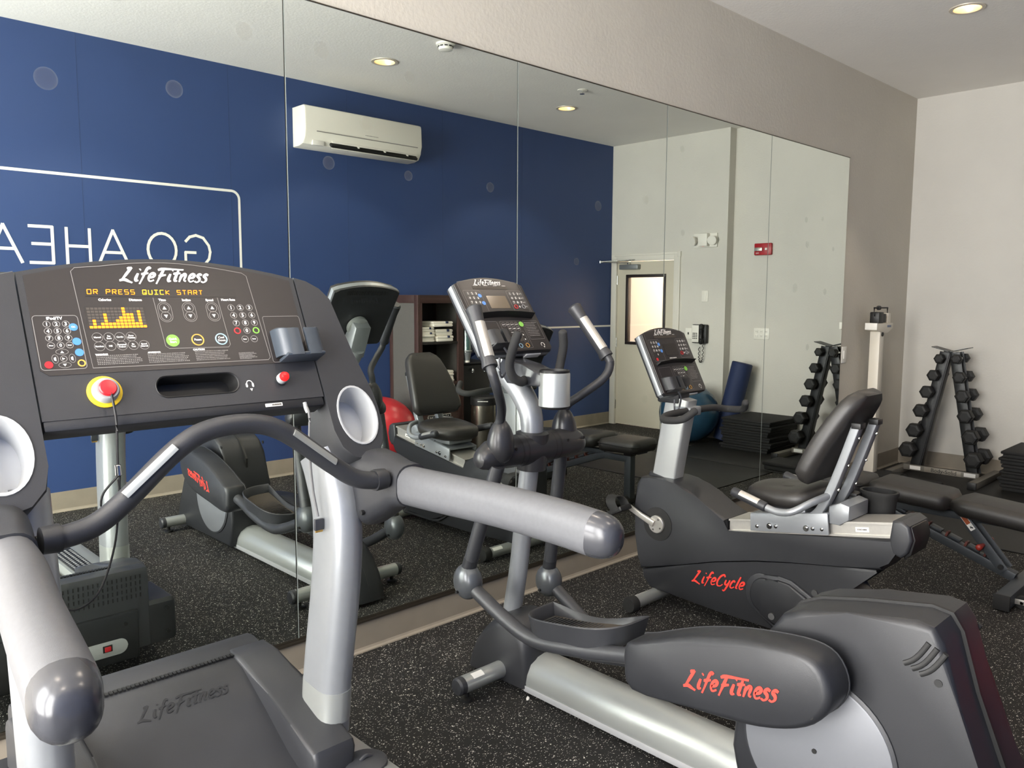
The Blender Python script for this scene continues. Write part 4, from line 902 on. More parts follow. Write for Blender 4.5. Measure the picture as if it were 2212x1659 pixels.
# safety tether and accessory cable
m_cord = mat('cord_black', '1A1A1A', .6)
cst = MC @ Vector((-.205, .045, .03)); cx, cy_, cz_ = cst
bm = nb(); tube(bm, [(cx, cy_, cz_), (cx+.004, cy_-.012, cz_-.06), (cx+.004, cy_-.01, cz_-.14), (cx+.004, cy_-.008, cz_-.19)], .0028, 8)
tube(bm, [(cx+.004, cy_-.008, cz_-.19), (cx-.03, cy_, cz_-.235), (cx-.028, cy_, cz_-.29), (cx+.0, cy_, cz_-.30), (cx+.012, cy_, cz_-.27), (cx+.004, cy_-.005, cz_-.20)], .0025, 8)
tube(bm, [(cx+.008, cy_-.006, cz_-.19), (cx+.004, cy_, cz_-.26), (cx-.006, cy_+.01, cz_-.36), (cx-.04, cy_+.02, cz_-.46), (cx-.09, cy_+.02, cz_-.49), (cx-.14, cy_, cz_-.46)], .0025, 8)
tet = tmf('safety_tether', bm, m_cord, con)
bm = nb(); cyl(bm, (cx+.004, cy_-.008, cz_-.165), (cx+.005, cy_-.008, cz_-.190), .007, 12, .001); tmf('tether_clasp', bm, m_chrome, con)
cs = MC @ Vector((.284, -.012, -.003)); bm = nb(); tube(bm, [cs, cs+Vector((.002, -.02, -.03)), cs+Vector((.004, -.015, -.10)), cs+Vector((.014, .0, -.17)), cs+Vector((.024, .005, -.25)), cs+Vector((.034, .0, -.32))], .0035, 8); tmf('accessory_cable', bm, mat('cable_grey', '6E6E6E', .5), con)
bm = nb(); lathe(bm, [(.006, 0), (.0055, .02), (.0035, .03)], cs, (0, -.5, -.9), n=10); tmf('cable_boot', bm, m_lgrey, con)
q = cs+Vector((.036, 0, -.345)); bm = nb(); box(bm, (q.x-.014, q.y-.005, q.z-.014), (q.x+.014, q.y+.005, q.z+.018), .002); pl = tmf('dock_plug', bm, m_capg, con)
bm = nb(); box(bm, (q.x-.011, q.y-.002, q.z-.020), (q.x+.011, q.y+.002, q.z-.013)); tmf('plug_contacts', bm, mat('brass', 'C9A25A', .3, .9), con)
# ------------------------------------------------------------------ console shared by the elliptical and the bike
def workout_console(parent, Mx, hw, hh, bright):
    """panel: local x right, y up (0..hh), z towards the user"""
    n = 12
    top = [(hw*(1-2*k/n), hh-.035+.035*math.sin(math.pi*k/n)**.8) for k in range(n+1)]
    body = [(-hw+.012, 0), (hw-.012, 0), (hw, .012)] + top + [(-hw, .012)]
    def pr(bm, pts, d0, d1, bev=0):
        A = [bm.verts.new(Mx @ Vector((p[0], p[1], d0))) for p in pts]; B = [bm.verts.new(Mx @ Vector((p[0], p[1], d1))) for p in pts]; m_ = len(pts)
        fa = bm.faces.new(A); fb = bm.faces.new(B[::-1])
        for i in range(m_): bm.faces.new((A[i], B[i], B[(i+1) % m_], A[(i+1) % m_]))
        if bev: bmesh.ops.bevel(bm, geom=list(set(fa.edges) | set(fb.edges)), offset=bev, segments=2, affect='EDGES', profile=.5)
    bm = nb(); pr(bm, body, -.052, -.004, .006); c = finish('console', bm, m_dgrey, parent)
    inner = [(a*.985, .003+b*.988) for a, b in body]
    bm = nb(); pr(bm, inner, -.006, .0, .002); finish('console_face', bm, m_panel, c)
    bm = nb(); pr(bm, [(a*1.004, b*1.002) for a, b in body], -.040, -.016, .002); finish('side_band', bm, m_silver, c)
    def pm(u, v, z=.0006): return Mx @ T(u*hw, v*hh, z)
    bl, bp = nb(), nb(); M0 = Mx @ T(0, 0, .0004)
    S = lambda pts: [(a*hw, b*hh) for a, b in pts]
    outline_bm(bl, M0, S([(-.90, .52), (-.90, .90)]+[(-.88+1.76*k/10, .93+.045*math.sin(math.pi*k/10)) for k in range(11)]+[(.90, .90), (.90, .52)]), .0012, False)
    outline_bm(bl, M0, S(rpoly(-.84, .50, -.36, .815, .03)), .0010); outline_bm(bl, M0, S(rpoly(.40, .52, .86, .815, .03)), .0010)
    outline_bm(bl, M0, S(rpoly(-.84, .04, -.30, .40, .02)), .0010); outline_bm(bl, M0, S(rpoly(-.22, .04, .42, .40, .03)), .0010); outline_bm(bl, M0, S(rpoly(.46, .15, .90, .40, .02)), .0010)
    logo('LifeFitness', hw*.78, m_print, c, pm(-.04, .922), th=.15)
    for u in (-.42, -.12, .16, .42): dashes(bp, pm(u, .884), -.011, .011, .003, 5, int(u*100))
    for i in range(9):
        for u0, du in ((-.72, .115), (.50, .115)):
            u = u0+du*(i % 3); v = .775-.06*(i//3); text_bm(bp, str(i+1), .013, pm(u, v), depth=.0002, bold=.0005); ring_bm(bl, pm(u, v), .0085, .0008, 14)
    for u in (-.605, .615): text_bm(bp, '0', .013, pm(u, .595), depth=.0002, bold=.0005)
    for v in (.775, .715, .655, .595): ring_bm(bl, pm(.81, v), .0085, .0008, 14); dashes(bp, pm(.81, v), -.006, .006, .003, 3)
    for v, u in ((.53, .0), (.505, .02), (.48, .0)): dashes(bp, pm(u, v), -.03, .03, .005, 9, int(v*1000))
    for i in range(4): ring_bm(bl, pm(-.13+i*.125, .355), .0105, .001, 16); dashes(bp, pm(-.13+i*.125, .355), -.007, .007, .0035, 3, i)
    for i in range(3): ring_bm(bl, pm(-.0+i*.125, .300), .0105, .001, 16); dashes(bp, pm(i*.125, .300), -.006, .006, .005, 3, i+9)
    for u in (-.17, .30):
        outline_bm(bl, pm(u, .185), rpoly(-.011, -.028, .011, .028, .0108, 6), .001)
        for sg in (1, -1): plate_bm(bp, pm(u, .185+sg*.032), [(-.004, -.003*sg), (.004, -.003*sg), (0, .004*sg)], .0003)
    for r in range(9): dashes(bl, pm(.68, .375-.022*r), -.036, .036-random.random()*.02, .0032, 14, r)
    for u in (.02, .16): dashes(bp, pm(u, .25), -.007, .007, .004, 4)
    o_ = [(.009*math.cos(math.radians(a)), .009*math.sin(math.radians(a))) for a in range(-40, 221, 20)]; outline_bm(bp, pm(.74, .075), o_, .0024, False); plate_bm(bp, pm(.76, .045), [(-.004, .002), (.004, .002), (0, -.004)], .0003)
    finish('printed_lines', bl, m_printd, c, flat=True)['kind'] = 'stuff'; finish('printed_lettering', bp, m_print, c, flat=True)['kind'] = 'stuff'
    bm = nb(); plate_bm(bm, M0, S(rpoly(-.52, .835, .50, .875, .01)), .0008); finish('message_display', bm, mat('lcd_strip', '3A342D' if bright else '241F1D', .5), c, flat=True)
    bm = nb(); plate_bm(bm, M0, S(rpoly(-.25, .575, .32, .745, .01)), .0008); finish('main_display', bm, mat('lcd_bright', '6B5F4E', .12) if bright else mat('lcd_dark', '241F1D', .25), c, flat=True)
    bm = nb(); plate_bm(bm, M0, S(rpoly(-.06, .13, .22, .215, .01)), .0008); finish('small_display', bm, mat('lcd_small', '3A332C', .25), c, flat=True)
    for nm, u, v, r, m in (('start_button', .385, .355, .012, m_green), ('clear_button', .50, .595, .010, m_redbtn), ('enter_button', .73, .595, .010, m_lgrey), ('channel_button', -.42, .745, .009, m_blueb), ('volume_button', -.40, .645, .009, m_blueb), ('power_button', -.72, .525, .008, m_redbtn), ('pause_button', -.12, .075, .010, m_oran), ('stop_button', .08, .075, .010, m_lblue), ('cool_button', .28, .075, .010, m_oran)):
        bm = nb()
        if m in (m_green, m_blueb) or nm == 'power_button': disc_bm(bm, pm(u, v), r, .0014)
        else: ring_bm(bm, pm(u, v), r, .002, 18, .0014)
        finish(nm, bm, m, c, flat=True)
    # reading ledge
    bm = nb(); R = []
    for k in range(9):
        x = -.86+1.66*k/8; b_ = .010*math.sin(math.pi*k/8)
        R.append([Mx @ Vector((x*hw, .462*hh+b_, .0)), Mx @ Vector((x*hw, .462*hh+b_, .030)), Mx @ Vector((x*hw, .452*hh+b_, .032)), Mx @ Vector((x*hw, .430*hh+b_, .0))])
    loft(bm, R); finish('reading_ledge', bm, m_black, c)
    # phone cup on the lower left
    bm = nb(); Mh = Mx @ T(-.60*hw, .14*hh, 0)
    cradle(bm, Mh, .050, .042, .048, .008); finish('phone_holder', bm, m_dgrey, c)
    p0 = Mh @ Vector((0, -.045, .03)); bm = nb(); tube(bm, [p0, p0+Vector((.012, -.01, -.03)), p0+Vector((.014, 0, -.08)), p0+Vector((-.004, .005, -.115)), p0+Vector((-.018, .005, -.09)), p0+Vector((-.014, .01, -.04))], .0045, 8); finish('audio_cord', bm, m_capg, c)
    bm = nb(); box(bm, (.25*hw, -.004, -.045), (.68*hw, .002, -.020), .001, mtx=Mx @ T(0, -.001, 0)); finish('barcode_label', bm, m_stick, c)
    # back vents and embossed wordmark
    bm = nb()
    for k in range(24): box(bm, ((-.62+k*.052)*hw, hh*.86, -.0535), ((-.60+k*.052)*hw, hh*.93, -.0515), mtx=Mx)
    v_ = finish('vent_slots', bm, m_black, c, flat=True); v_['kind'] = 'stuff'
    Mb = Mx @ Matrix.Translation((0, hh*.76, -.0522)) @ Matrix.Rotation(math.pi, 4, 'Y'); bm = nb(); logo_bm(bm, 'LifeFitness', hw*.85, Mb); finish('embossed_wordmark', bm, m_capg, c, flat=True)
    return c

# ------------------------------------------------------------------ elliptical trainer (faces +y)
EX = 2.232
el = thing('elliptical_trainer', 'grey elliptical trainer with red script lettering and moving handlebars in the centre', 'elliptical', (EX, 1.35, 0))
def ep(x, y, z): return (x-EX, y-1.35, z)
def ef(name, bm, m, parent=None, **k): return finish(name, bm, m, parent or el, **k)
# stabilisers
for y, x0, x1, nm in ((2.255, 1.905, 2.555, 'front'), (.47, 1.95, 2.51, 'rear')):
    bm = nb(); cyl(bm, ep(x0+.02, y, .068), ep(x1-.02, y, .068), .034, 20); sb = ef('stabilizer_tube', bm, m_silver2)
    for s, x in ((-1, x0), (1, x1)):
        bm = nb(); lathe(bm, [(.0345, -.022), (.0345, 0), (.028, .008), (.002, .010)], ep(x, y, .068), (s, 0, 0), n=20); ef('end_cap', bm, m_mgrey, sb)
        bm = nb(); lathe(bm, [(.026, 0), (.026, .012), (.010, .016), (.010, .04)], ep(x-s*.045, y, 0), n=14); ef('levelling_foot', bm, m_black, sb)
    if nm == 'front':
        bm = nb(); R = []
        for x in (1.965, 2.02): R.append([Vector(ep(x, y+.0344*math.sin(a), .068+.0344*math.cos(a))) for a in [math.radians(q) for q in (-50, -35, -20, -5)]]+[Vector(ep(x, y+.033*math.sin(a), .068+.033*math.cos(a))) for a in [math.radians(q) for q in (-5, -20, -35, -50)]])
        loft(bm, R); ef('rating_label', bm, m_stick, sb)
# front shroud
sh = [(2.47, .02), (2.455, .07), (2.42, .15), (2.36, .225), (2.30, .275), (2.24, .30), (2.18, .295), (2.13, .245), (2.11, .16), (2.10, .03)]
bm = nb(); ws = (.045, .085, .095, .085, .045); xs_ = (-.10, -.075, 0, .075, .10); R = []
for xo, kk in ((-.105, .80), (-.09, .93), (-.05, .99), (0, 1), (.05, .99), (.09, .93), (.105, .80)):
    cy, cz = 2.28, .02; R.append([Vector(ep(EX+xo, cy+(y-cy)*kk, cz+(z-cz)*kk)) for y, z in sh])
loft(bm, R); fs = ef('front_shroud', bm, m_dgrey, angle=50)
bm = nb(); sweep(bm, [ep(EX+.0, y, z+.001) for y, z in smooth([(2.47, .03), (2.42, .15), (2.30, .275), (2.24, .30)], 4) for y, z in [(y, z)]] if False else [Vector(ep(EX, p[0], p[1]+.0005)) for p in [(2.455, .07), (2.42, .15), (2.36, .225), (2.30, .275), (2.24, .30)]], circ(.0015, n=6), ref=(1, 0, 0)); ef('seam', bm, m_black, fs)
# floor beam
bm = nb(); sec = [(-.092, .022), (-.094, .05), (-.090, .085), (-.072, .122), (-.038, .145), (0, .152), (.038, .145), (.072, .122), (.090, .085), (.094, .05), (.092, .022)]
loft(bm, [[Vector(ep(EX+a*k, y, b*(.9+.1*k))) for a, b in sec] for y, k in ((2.155, .9), (2.14, 1), (1.10, 1))]); be = ef('base_beam', bm, m_silver2, angle=50)
for s in (-1, 1):
    bm = nb(); a, b = sorted((EX+s*.0935, EX+s*.0965)); box(bm, ep(a, 1.12, .018), ep(b, 2.13, .042), .001); ef('beam_edge', bm, m_lgrey, be)
# drive housing
prH = [(1.16, .03), (1.20, .20), (1.185, .40), (1.10, .585), (1.055, .655), (1.0, .682), (.87, .712), (.70, .742), (.655, .735), (.63, .70), (.585, .55), (.52, .38), (.42, .18), (.36, .06), (.36, .03)]
bm = nb(); prism(bm, [(y-1.35, z) for y, z in prH], 'x', -.135, .135, .018, 3); ho = ef('drive_housing', bm, m_dgrey)
bm = nb(); prism(bm, [(y-1.35, z) for y, z in [(1.14, .56), (1.06, .66), (1.0, .690), (.87, .720), (.70, .750), (.648, .742), (.62, .70), (.575, .55), (.50, .36), (.50, .34), (1.13, .34)]], 'x', -.006, .006); ef('housing_seam', bm, m_black, ho)
for s in (-1, 1):
    bm = nb(); lathe(bm, [(.222, 0), (.222, .006), (.214, .010)], ep(EX+s*.1345, .935, .30), (s, 0, 0), n=56); ef('disc_rim', bm, m_mgrey, ho)
    bm = nb(); lathe(bm, [(.212, .0), (.212, .011), (.208, .013), (.002, .014)], ep(EX+s*.135, .935, .30), (s, 0, 0), n=56); ds = ef('crank_disc', bm, mat('disc_silver', '6C6E72', .45, .2, var=.02, vscale=8), ho)
    bm = nb(); cyl(bm, ep(EX+s*.148, .935, .30), ep(EX+s*.152, .935, .30), .007, 10); ef('disc_bolt', bm, m_black, ho)
    for k in range(4):
        c_ = Vector(ep(EX+s*.134, .69-k*.020, .66-k*.008)); bm = nb(); R = []
        for f in range(7):
            q = f/6; y = -.045+.09*q; R.append((c_+Vector((0, -y*.62, y*.78-.012*math.sin(math.pi*q)))))
        if k < 3:
            sweep(bm, R, [(a*s, b) for a, b in rrect(.014, .012, .004, 2)], ref=(1, 0, 0)); ef('vent_slot', bm, m_black, ho)
    for y, z in ((.635, .60), (1.085, .64)):
        bm = nb(); cyl(bm, ep(EX+s*.133, y, z), ep(EX+s*.1375, y, z), .010, 12); ef('screw_hole', bm, m_black, ho)
# pedal arms: left one up, right one down
def pedal_arm(s, dz_rear, dz_front, dy):
    X = EX+s*.235                                   # centre of the cover
    out = [(1.49, .475), (1.497, .41), (1.465, .335), (1.26, .352), (1.08, .372), (.96, .405), (.88, .45), (.838, .51), (.838, .565), (.87, .615), (.93, .632), (1.04, .622), (1.165, .598), (1.30, .556), (1.44, .496)]
    def mv(y, z):
        f = (y-.93)/(1.49-.93); return (y+dy, z+dz_rear+(dz_front-dz_rear)*f)
    ou = [(p.x, p.y) for p in smooth([(*mv(*p), 0) for p in out], 3, closed=True)]; cy = sum(p[0] for p in ou)/len(ou); cz = sum(p[1] for p in ou)/len(ou)
    bm = nb(); R = []
    for xo, sh_ in ((s*.062, .024), (s*.057, .009), (s*.044, .0), (-s*.05, 0), (-s*.062, .012)):
        rr = []
        for y, z in ou:
            d = Vector((y-cy, z-cz)); L = d.length; d = d*(1-sh_/max(L, .05)*1.0); rr.append(Vector(ep(X+xo, cy+d.x, cz+d.y)))
        R.append(rr)
    loft(bm, R); cv = ef('pedal_arm_cover', bm, m_dgrey, angle=40)
    bm = nb(); sweep(bm, [Vector(ep(X-s*.0495, y, z)) for y, z in [(cy+(a-cy)*1.004, cz+(b-cz)*1.004) for a, b in ou]], circ(.0022, n=6), ref=(1, 0, 0), closed=True); ef('cover_seam', bm, m_mgrey, cv)
    for y, z in ((1.30, .505), (.90, .585), (.885, .475)):
        q = mv(y, z); bm = nb(); cyl(bm, ep(X+s*.050, *q), ep(X+s*.0605, *q), .009, 12); ef('screw_hole', bm, m_black, cv)
    A, B = Vector(ep(0, *mv(1.28, .438))), Vector(ep(0, *mv(.96, .505))); d = (B-A).normalized()
    xr = d if s < 0 else -d
    Mx = frame_mtx(((X+s*.0622)-EX, (A.y+B.y)/2, (A.z+B.z)/2), (s, 0, 0), xr); logo('LifeFitness', .30, m_red, cv, Mx, th=.15, depth=.0008)
    # link tube
    f0 = mv(1.50, .415); jy, jz = (2.285, .445) if s < 0 else (2.325, .315)
    xl = EX+s*.25
    bm = nb(); tube(bm, [ep(X, *f0), ep(X, f0[0]+.08, f0[1]-.02), ep(xl, 1.74, .365+.97*dz_front), ep(xl, 1.93, .338+.95*dz_front), ep(xl, 2.075, .370+.9*dz_front), ep(xl, jy-.02, jz)], .027, 16); ef('link_arm', bm, m_mgrey)
    # pedal: D-shaped tray
    xi, xo_ = EX+s*.075, EX+s*.285; y0, y1 = 1.555+dy*.4, 2.0+dy*.4; zf = .398+dz_front
    def zt(y): return zf+.165*(1.78-y)
    N = 28; loop = []
    pts = [(xi, y1), (xi, y0)]
    for k in range(N+1):
        a = math.pi*k/N; ex = 2.6
        cx_, sy_ = math.sin(a), -math.cos(a); yy = (y0+y1)/2+(y1-y0)/2*math.copysign(abs(sy_)**.62, sy_); xx = xi+(xo_-xi)*abs(cx_)**.55
        loop.append((xx, yy))
    for k in range(1, 10): loop.append((xi, y1+(y0-y1)*k/10))
    m_ = len(loop)
    def rimh(i):
        x, y = loop[i]; h = .052
        if abs(x-xi) < .01: h = .052-.034*math.sin(math.pi*min(1, max(0, (y1-y)/(y1-y0))))**1.2
        return h
    cxm, cym = (xi+xo_)/2, (y0+y1)/2
    def ins(p, d): v = Vector((cxm-p[0], cym-p[1])); v.normalize(); return (p[0]+v.x*d, p[1]+v.y*d)
    bm = nb(); R = [[Vector(ep(*ins(p, .018), zt(p[1])-.024)) for p in loop], [Vector(ep(*p, zt(p[1])+rimh(i)-.004)) for i, p in enumerate(loop)], [Vector(ep(*ins(p, .004), zt(p[1])+rimh(i))) for i, p in enumerate(loop)], [Vector(ep(*ins(p, .010), zt(p[1])+rimh(i)-.004)) for i, p in enumerate(loop)], [Vector(ep(*ins(p, .020), zt(p[1])+.002)) for i, p in enumerate(loop)]]
    loft(bm, R); pd = ef('pedal', bm, m_mgrey, angle=45)
    bm = nb(); A_ = [Vector(ep(*ins(p, .026), zt(p[1])+.003)) for p in loop]; B_ = [Vector(ep(*ins(p, .028), zt(p[1])+.006)) for p in loop]; loft(bm, [A_, B_]); ef('tread_pad', bm, mat('tread_brown', '3A332A', .8, bump=.3, bscale=400), pd)
    bm = nb()
    for k in range(22):
        y = y0+.05+(y1-y0-.1)*k/21; a, b = sorted((xi+s*.035, xi+s*.165)); box(bm, ep(a, y-.003, zt(y)+.0055), ep(b, y+.003, zt(y)+.008))
    g_ = ef('tread_ribs', bm, m_dgrey, pd, flat=True); g_['kind'] = 'stuff'
    # knuckle and swing arm
    kz = jz+.015; bm = nb(); R = []
    for k in range(9):
        a = -math.pi/2+math.pi*k/8; r_ = .060*math.cos(a)**.7+.002
        R.append([Vector(ep(xl+.046*math.sin(a), jy+r_*math.cos(q)*1.0, kz+r_*math.sin(q)*1.15)) for q in [2*math.pi*j/20 for j in range(20)]])
    loft(bm, R); kn = ef('knuckle_cover', bm, mat('knuckle_grey', '55585B', .3, .35))
    bm = nb(); lathe(bm, [(.040, -.03), (.040, .0), (.036, .004)], ep(xl+.004, jy-.036, kz-.012), (0, -1, -.15), n=20); ef('knuckle_recess', bm, m_black, kn)
    bm = nb(); cyl(bm, ep(xl-.052, jy+.01, kz-.035), ep(xl-.040, jy+.01, kz-.035), .006, 10); ef('knuckle_bolt', bm, m_black, kn)
    tz = .93; ty = 2.145 if s < 0 else 2.235
    a = Vector(ep(xl, jy, kz+.04)); b = Vector(ep(EX+s*.225, ty, tz))
    bm = nb(); tube(bm, [a, b], .028, 16, sm=0); ef('swing_arm', bm, m_mgrey)
    bm = nb(); d = (b-a).normalized(); tube(bm, [a+d*.015, a+d*.055], .0292, 16, sm=0); ef('arm_sleeve', bm, m_dgrey)
pedal_arm(-1, 0, 0, 0)
pedal_arm(1, -.36, -.20, 0)
# upright, hub and pods
bm = nb(); tube(bm, [ep(EX, 2.304, .22), ep(EX, 2.256, .48), ep(EX, 2.229, .694), ep(EX, 2.203, .875), ep(EX, 2.188, 1.016), ep(EX, 2.197, 1.10), ep(EX, 2.245, 1.175), ep(EX, 2.315, 1.24), ep(EX, 2.365, 1.30)], [.039, .038, .038, .038, .044, .046, .047, .047, .046], 20, 5, ref=(0, 1, .2)); ef('upright_post', bm, m_silver)
bm = nb(); R = []
for xo, r_, dz in ((-.29, .012, -.012), (-.284, .03, -.010), (-.265, .043, -.006), (-.23, .056, 0), (-.10, .061, 0), (-.07, .063, 0), (0, .064, 0), (.07, .063, 0), (.10, .061, 0), (.23, .056, 0), (.265, .046, -.006), (.284, .03, -.010), (.29, .012, -.012)):
    R.append([Vector(ep(EX+xo, 2.185+r_*math.cos(a), .965+dz+r_*math.sin(a))) for a in [2*math.pi*j/24 for j in range(24)]])
loft(bm, R); hb = ef('pivot_hub', bm, mat('hub_dark', '2C2C2E', .32, .1))
bm = nb(); lathe(bm, [(.058, -.085), (.062, -.04), (.064, .03), (.066, .06), (.050, .066)], ep(EX, 2.188, .965), (0, -.04, 1), n=28); ef('hub_saddle', bm, MATS['hub_dark'], hb)
for s in (-1, 1):
    for xo in (.075, .105):
        bm = nb(); lathe(bm, [(.0636, 0), (.0636, .003)], ep(EX+s*xo, 2.185, .965), (s, 0, 0), n=28, cap=False); ef('hub_groove', bm, m_black, hb)
    bm = nb(); R = []; px_, py_ = EX+s*.205, (2.15 if s < 0 else 2.205)
    for k in range(13):
        a = -math.pi/2+math.pi*k/12; r_ = .052*math.cos(a)*(1-.16*math.sin(a)); R.append([Vector(ep(px_+r_*math.cos(q), py_+r_*math.sin(q), 1.02+.085*math.sin(a))) for q in [2*math.pi*j/20 for j in range(20)]])
    R[0] = [Vector(ep(px_, py_, .935))]*20; R = R[1:]
    loft(bm, R); pdv = ef('arm_pod', bm, MATS['hub_dark'], angle=60)
    for xo, z in ((.24, .985), (.145, .985)):
        bm = nb(); cyl(bm, ep(EX+s*xo, 2.185-.058, z), ep(EX+s*xo, 2.185-.045, z), .0065, 10); ef('bolt_hole', bm, m_black, hb)
    if s > 0: hp = [(2.437, 2.205, 1.085), (2.445, 2.19, 1.12), (2.475, 2.135, 1.165), (2.545, 2.09, 1.225), (2.582, 2.088, 1.275), (2.584, 2.11, 1.32)]; g0, g1 = (2.583, 2.105, 1.31), (2.554, 2.256, 1.505)
    else: hp = [(2.018, 2.15, 1.085), (2.010, 2.13, 1.12), (1.968, 2.085, 1.165), (1.905, 2.035, 1.225), (1.88, 2.03, 1.275), (1.879, 2.05, 1.32)]; g0, g1 = (1.879, 2.047, 1.31), (1.905, 2.160, 1.505)
    bm = nb(); tube(bm, [ep(*p) for p in hp]+[ep(*g1)], .0175, 14); hd = ef('handlebar', bm, m_mgrey)
    a, b = Vector(ep(*g0)), Vector(ep(*g1)); d = (b-a).normalized()
    bm = nb(); sweep(bm, [a, a+d*.01, a+d*.03, b-d*.05, b-d*.02, b+d*.006, b+d*.014], circ(.0255, .0235, 18), ref=(1, 0, 0), scale=[1.16, 1.18, 1.0, 1.0, 1.12, 1.22, .9]); gr = ef('hand_grip', bm, m_mgrey, hd)
    fw = Vector((-.45*0-.25, -.95, .1)); fw = (fw-d*fw.dot(d)).normalized(); sd = d.cross(fw); R = []
    for f in (.035, (b-a).length-.055):
        R.append([a+d*f+fw*.0262*math.cos(q)+sd*.0262*math.sin(q) for q in [math.radians(x) for x in (-48, -24, 0, 24, 48)]]+[a+d*f+fw*.021*math.cos(q)+sd*.021*math.sin(q) for q in [math.radians(x) for x in (48, 24, 0, -24, -48)]])
    bm = nb(); loft(bm, R); ef('pulse_sensor', bm, m_alu, hd)
# cup holder, bracket and fixed inner handles
bm = nb(); prism(bm, [(y-1.35, z) for y, z in [(2.06, 1.215), (2.28, 1.215), (2.34, 1.275), (2.30, 1.315), (2.20, 1.295), (2.08, 1.262)]], 'x', -.052, .052, .008); ef('cup_bracket', bm, m_capg)
bm = nb(); lathe(bm, [(.060, .0), (.060, .122), (.057, .128)], ep(2.236, 2.075, 1.142), n=32); cu = ef('cup_holder', bm, m_silver2)
bm = nb(); lathe(bm, [(.052, -.006), (.055, -.002), (.056, .002)], ep(2.236, 2.075, 1.138), n=32); ef('cup_base', bm, m_black, cu)
bm = nb(); lathe(bm, [(.0575, .126), (.058, .136), (.055, .137), (.052, .125), (.05, .03), (.01, .03)], ep(2.236, 2.075, 1.142), n=32, cap=False); ef('cup_liner', bm, m_black, cu)
for s in (-1, 1):
    bm = nb(); tube(bm, [ep(EX+s*.045, 2.19, 1.235), ep(EX+s*.085, 2.165, 1.232), ep(EX+s*.125, 2.17, 1.255), ep(EX+s*.142, 2.17, 1.30), ep(EX+s*.140, 2.155, 1.36), ep(EX+s*.125, 2.145, 1.415)], .0175, 14, rnd=.7); ef('fixed_handle', bm, m_grip)
b0, b1 = Vector(ep(EX, 2.252, 1.340)), Vector(ep(EX, 2.462, 1.632)); vv = (b1-b0).normalized(); nn = Vector((1, 0, 0)).cross(vv)
ME = Matrix((Vector((1, 0, 0)), vv, nn)).transposed().to_4x4(); ME.translation = b0
workout_console(el, ME, .188, (b1-b0).length, True)
bm = nb(); c0 = ME @ Vector((0, .13, -.056)); lathe(bm, [(.055, 0), (.055, .02), (.04, .03)], c0, -nn, n=24); ef('console_mount', bm, m_silver2)
bm = nb(); prism(bm, [(y-1.35, z) for y, z in [(2.30, 1.27), (2.37, 1.25), (2.44, 1.40), (2.40, 1.44), (2.33, 1.36)]], 'x', -.045, .045, .008); ef('console_neck', bm, m_silver)
for k in range(4):
    a = math.pi/4+k*math.pi/2; bm = nb(); q = c0+Vector((1, 0, 0))*.04*math.cos(a)+vv*.04*math.sin(a); lathe(bm, [(.006, 0), (.005, .004)], q-nn*.02, -nn, n=10); ef('mount_screw', bm, m_chrome)
# ------------------------------------------------------------------ recumbent bike (faces +y)
BX = 3.40
bk = thing('recumbent_bike', 'charcoal recumbent exercise bike with silver seat rail and red script lettering', 'exercise bike', (BX, 1.8, 0))
def bp_(x, y, z): return (x-BX, y-1.8, z)
def bf(name, bm, m, parent=None, **k): return finish(name, bm, m, parent or bk, **k)
up = [(2.40, .648), (2.448, .645), (2.475, .60), (2.482, .49), (2.478, .342), (2.455, .22), (2.44, .165), (2.22, .236), (2.003, .307), (1.80, .36), (1.623, .394), (1.40, .43), (1.235, .455), (1.22, .495), (1.155, .56), (1.16, .60), (1.95, .456), (1.955, .52), (2.054, .562), (2.12, .60), (2.173, .626), (2.24, .642), (2.30, .650)]
bm = nb(); prism(bm, [(y-1.8, z) for y, z in up], 'x', -.105, .105, .012, 3); ub = bf('upper_shroud', bm, m_dgrey)
lo_ = [(2.438, .160), (2.43, .12), (2.384, .075), (1.995, .062), (1.728, .06), (1.30, .055), (1.19, .06), (1.20, .10), (1.27, .20), (1.345, .30), (1.383, .326), (1.262, .445), (1.235, .452), (1.40, .425), (1.623, .388), (1.80, .352), (2.003, .300), (2.22, .230)]
bm = nb(); prism(bm, [(y-1.8, z) for y, z in lo_], 'x', -.095, .095, .010, 3); lb_ = bf('lower_shroud', bm, m_dgrey)
m_bulge = m_mgrey
